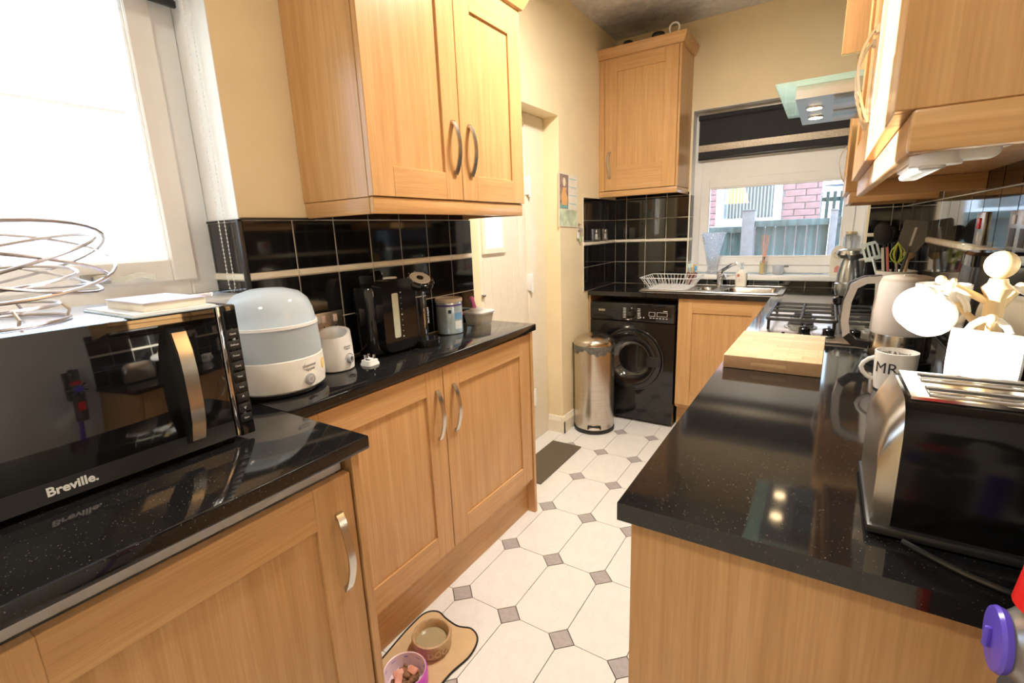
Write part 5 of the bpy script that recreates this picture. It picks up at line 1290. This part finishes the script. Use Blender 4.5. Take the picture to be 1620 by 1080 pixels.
def spoon(rw, rh, m):
    def f(T, M_, L):
        T.part('handle', G().tube([(0, 0, 0), (0, 0, L - rh * 1.6)], .0055, 8).xf(M_), m)
        T.part('bowl', G().ball((0, 0, L - rh), 1.0, (rw, .010, rh), n=24).xf(M_), m)
    return f
zu = zw + .02
utensil('spatula', 'large grey slotted spatula standing in the utensil pot', (.262, 2.705, zu), (.325, 2.70, 1.325), spat(.092, .135, mid_grey, 1))
utensil('serving_spoon', 'black nylon serving spoon standing in the utensil pot', (.262, 2.715, zu), (.202, 2.70, 1.325), spoon(.034, .052, black_satin))
utensil('fish_slice', 'grey green slotted fish slice leaning left in the utensil pot', (.255, 2.745, zu), (.165, 2.745, 1.235), spat(.062, .085, mat('sage_nylon', (.34, .37, .34), .5), 3))
utensil('pasta_ladle', 'black round ladle behind the serving spoon in the utensil pot', (.285, 2.735, zu), (.245, 2.77, 1.30), spoon(.028, .036, black_gloss))
utensil('silicone_whisk', 'lime green whisk standing in the utensil pot', (.285, 2.70, zu), (.262, 2.66, 1.235), lambda T, M_, L: [T.part('handle', G().tube([(0, 0, 0), (0, 0, L - .09)], .006, 8).xf(M_), steel_v)] + [T.part('whisk_wire', G().tube([(0, 0, L - .095)] + [(.026 * math.sin(PI * t) * math.cos(a), .026 * math.sin(PI * t) * math.sin(a), L - .095 + .09 * t) for t in (.15, .3, .5, .7, .85)] + [(0, 0, L)], .0022, 6).xf(M_), mat('lime_silicone', (.55, .68, .08), .4) if 'lime_silicone' not in MATS else MATS['lime_silicone']) for a in circle(6)])
utensil('wooden_spoon', 'wooden spoon at the right side of the utensil pot', (.292, 2.715, zu), (.318, 2.75, 1.215), spoon(.022, .030, pine))
utensil('striped_tongs', 'red and white tongs in front in the utensil pot', (.262, 2.69, zu), (.226, 2.68, 1.215), lambda T, M_, L: [T.part('arm', G().box(-.014 + s * .016 - .005, -.014 + s * .016 + .005, -.002, .002, 0, L, .001).xf(M_), mat('faded_red_nylon', (.70, .22, .22), .5) if s else text_light) for s in (0, 1)])

# ================================================================== FLOOR THINGS AND VACUUM
T = Thing('feeding_mat', 'tan bone shaped feeding mat with black edge on the floor', 'feeding mat', (-1.0, .93, 0))
ctl = [(-1.085, .76), (-1.100, .87), (-1.110, .97), (-1.106, 1.045), (-1.07, 1.075), (-1.02, 1.065), (-.965, 1.06), (-.915, 1.075), (-.872, 1.05), (-.855, .985), (-.868, .90), (-.868, .80), (-.875, .70), (-.93, .66), (-1.00, .675), (-1.06, .68)]
def smooth_loop(c, n=6):
    out = []; k = len(c)
    for i in range(k):
        p0, p1, p2, p3 = (Vector(c[(i + j - 1) % k]) for j in range(4))
        for s in range(n):
            t = s / n
            out.append(tuple(.5 * ((2 * p1) + (-p0 + p2) * t + (2 * p0 - 5 * p1 + 4 * p2 - p3) * t * t + (-p0 + 3 * p1 - 3 * p2 + p3) * t ** 3)))
    return out
ol = smooth_loop(ctl)
T.part('mat_base', G().prism(ol, .0004, .004), mat('tan_mat', (.62, .44, .25), .7, var=.06))
T.part('edge_binding', G().tube([(x, y, .0035) for x, y in ol], .0035, 6, True), black_satin)
T = Thing('water_bowl', 'brown stoneware pet bowl of water on the feeding mat', 'pet bowl', (-.985, .952, .004))
T.part('bowl', G().lathe([(.058, .0003), (.062, .004), (.066, .046), (.064, .052), (.058, .053), (.053, .046), (.050, .012)], 48, (-.985, .952, .004)), mat('speckled_stoneware', (.50, .34, .19), .25, var=.15, scale=90))
T.part('water', G().lathe([(.0518, .0), (.0518, .0005)], 40, (-.985, .952, .032)), mat('still_water', (.40, .33, .20), .04, spec=.7))
T.part('lettering', text_g('DOG', .030, .0006, .0008, wrap=(.0662, -.55, .028)).xf(Matrix.Translation((-.985, .952, 0))), mat('pale_clay_letters', (.60, .44, .28), .4))
T = Thing('food_bowl', 'purple and white patterned pet bowl holding food on the feeding mat', 'pet bowl', (-.962, .806, .004))
fx, fy = -.962, .806
T.part('bowl', G().lathe([(.062, .0003), (.068, .004), (.068, .048), (.064, .054)], 48, (fx, fy, .004), cap1=False), mat('violet_bowl_plastic', (.62, .10, .62), .3))
T.part('liner', G().lathe([(.064, .0542), (.061, .053), (.052, .014), (.001, .012)], 48, (fx, fy, .004), cap0=False), mat('pale_pink_inner', (.82, .66, .74), .35))
T.part('food', (lambda g: ([g.ball((fx + random.uniform(-.032, .030), fy + random.uniform(-.032, .03), .030 + random.uniform(-.006, .010)), random.uniform(.007, .011), (1.2, 1, .8), n=8) for _ in range(46)], g)[1])(G()), mat('brown_kibble', (.26, .13, .07), .8, var=.3))['kind'] = 'stuff'
for k, (dx, dy) in enumerate(((.012, .020), (-.016, -.012), (.0, -.028))):
    T.part('meat_chunk', G().box(-.016, .016, -.011, .011, -.004, .006, .004, mtx=Matrix.Translation((fx + dx, fy + dy, .043)) @ Matrix.Rotation(k * 1.1, 4, 'Z') @ Matrix.Rotation(.35, 4, 'X')), mat('pink_meat', (.72, .34, .26), .5, var=.2) if k == 0 else MATS['pink_meat'])
for k in range(9):
    a = k * 2 * PI / 9 + .2
    m_ = Matrix.Translation((fx + .0575 * math.cos(a), fy + .0575 * math.sin(a), .0445)) @ Matrix.Rotation(a + PI / 2, 4, 'Z') @ Matrix.Rotation(1.25, 4, 'X')
    if k % 2: g = G().prism([(-.006, 0), (0, -.007), (.006, 0), (.0045, .004), (.0022, .004), (0, .0022), (-.0022, .004), (-.0045, .004)], .0005, .0015, mtx=m_)
    else: g = G().prism([(-.007, -.003), (-.004, -.0012), (.004, -.0012), (.007, -.003), (.007, .003), (.004, .0012), (-.004, .0012), (-.007, .003)], .0005, .0015, mtx=m_)
    T.part('motif', g, purple_plastic)
# ---- cordless vacuum hung on the right wall
vx, vy, vz = .176, .505, .985
T = Thing('stick_vacuum', 'grey stick vacuum with violet disc and red clip hanging at the right edge', 'vacuum', (vx + .04, vy, .02))
grey_v = mat('gunmetal_plastic', (.28, .28, .29), .25, metal=.5)
def xcyl(prof, y=vy, z=vz, n=36): return G().loft([[(x, y + r * math.cos(a), z + r * math.sin(a)) for a in circle(n)] for r, x in prof])
T.part('cyclone_hub', xcyl([(.024, vx - .018), (.031, vx - .010), (.033, vx + .03), (.030, vx + .05)]), grey_v)
T.part('filter_disc', xcyl([(.014, vx - .0270), (.026, vx - .026), (.0275, vx - .023), (.026, vx - .0185)]), purple_plastic)
T.part('disc_grip', G().box(vx - .032, vx - .0265, vy - .0022, vy + .0022, vz - .010, vz + .010, .002), purple_plastic)
for k in range(12):
    a = k * 2 * PI / 12 + .1
    d = Vector((.35, math.cos(a), math.sin(a))).normalized(); p = Vector((vx + .005, vy, vz)) + Vector((0, math.cos(a), math.sin(a))) * .024
    T.part('cyclone_cone', G().cyl(tuple(p), tuple(p + d * .034), .006, .0085, 14).ball(tuple(p + d * .034), .0085, n=12), black_gloss if k % 2 else grey_v)
T.part('dust_bin', G().cyl((vx + .022, vy, vz - .30), (vx + .022, vy, vz - .050), .036, .038, 32), glassmat('smoked_bin_plastic', (.40, .40, .42), .1, haze=.25))
T.part('bin_core', G().cyl((vx + .022, vy, vz - .28), (vx + .022, vy, vz - .06), .022, .024, 24), grey_v)
T.part('bin_clip', G().box(vx - .020, vx - .010, vy - .02, vy + .02, vz - .20, vz - .12, .004), red_plastic)
T.part('red_collar', G().cyl((vx + .012, vy, vz + .040), (vx + .012, vy, vz + .068), .031, .028, 28), red_plastic)
T.part('motor_body', G().cyl((vx + .012, vy, vz + .0685), (vx + .024, vy, vz + .17), .024, .030, 28), dark_grey)
T.part('grip', G().tube([(vx + .030, vy, vz + .16), (vx + .075, vy, vz + .17), (vx + .10, vy, vz + .10), (vx + .095, vy, vz + .03)], .016, 12), dark_grey)
T.part('power_light', G().ball((vx + .006, vy - .02, vz + .14), .006, n=10), mat('mint_lens', (.6, .85, .78), .3))
T.part('wand', G().cyl((vx + .085, vy, .12), (vx + .085, vy, vz - .02), .016, n=20), purple_plastic)
T.part('floor_head', G().box(vx - .02, vx + .13, vy - .11, vy + .11, .0005, .055, .015, 3).cyl((vx + .085, vy, .05), (vx + .085, vy, .13), .018), dark_grey)
T.part('wall_dock', G().box(vx + .112, XR - .0005, vy - .035, vy + .035, vz - .12, vz + .16, .008), dark_grey)

# ------------------------------------------------------------------ groups of look-alike things
GROUPS = {'wall_cabinet': 'oak wall cabinets', 'base_cabinet': 'oak base cabinets', 'worktop': 'black stone worktops', 'end_panel': 'oak end panels',
          'wall_socket': 'metal wall sockets', 'hanging_mug': 'white mugs on the mug tree', 'board_fence': 'garden fence panels', 'fence_post': 'garden fence posts',
          'added_ceiling_lamp': 'unseen added ceiling lamps', 'lidded_pot': 'dark pots on the corner cabinet', 'roller_blind': 'roller blinds'}
for o in COL.objects:
    if o.parent is None and 'category' in o:
        k = o.name.split('.')[0]
        if k in GROUPS: o['group'] = GROUPS[k]
        elif o['category'] == 'utensil': o['group'] = 'utensils in the white pot'
        elif o['category'] == 'pet bowl': o['group'] = 'bowls on the feeding mat'
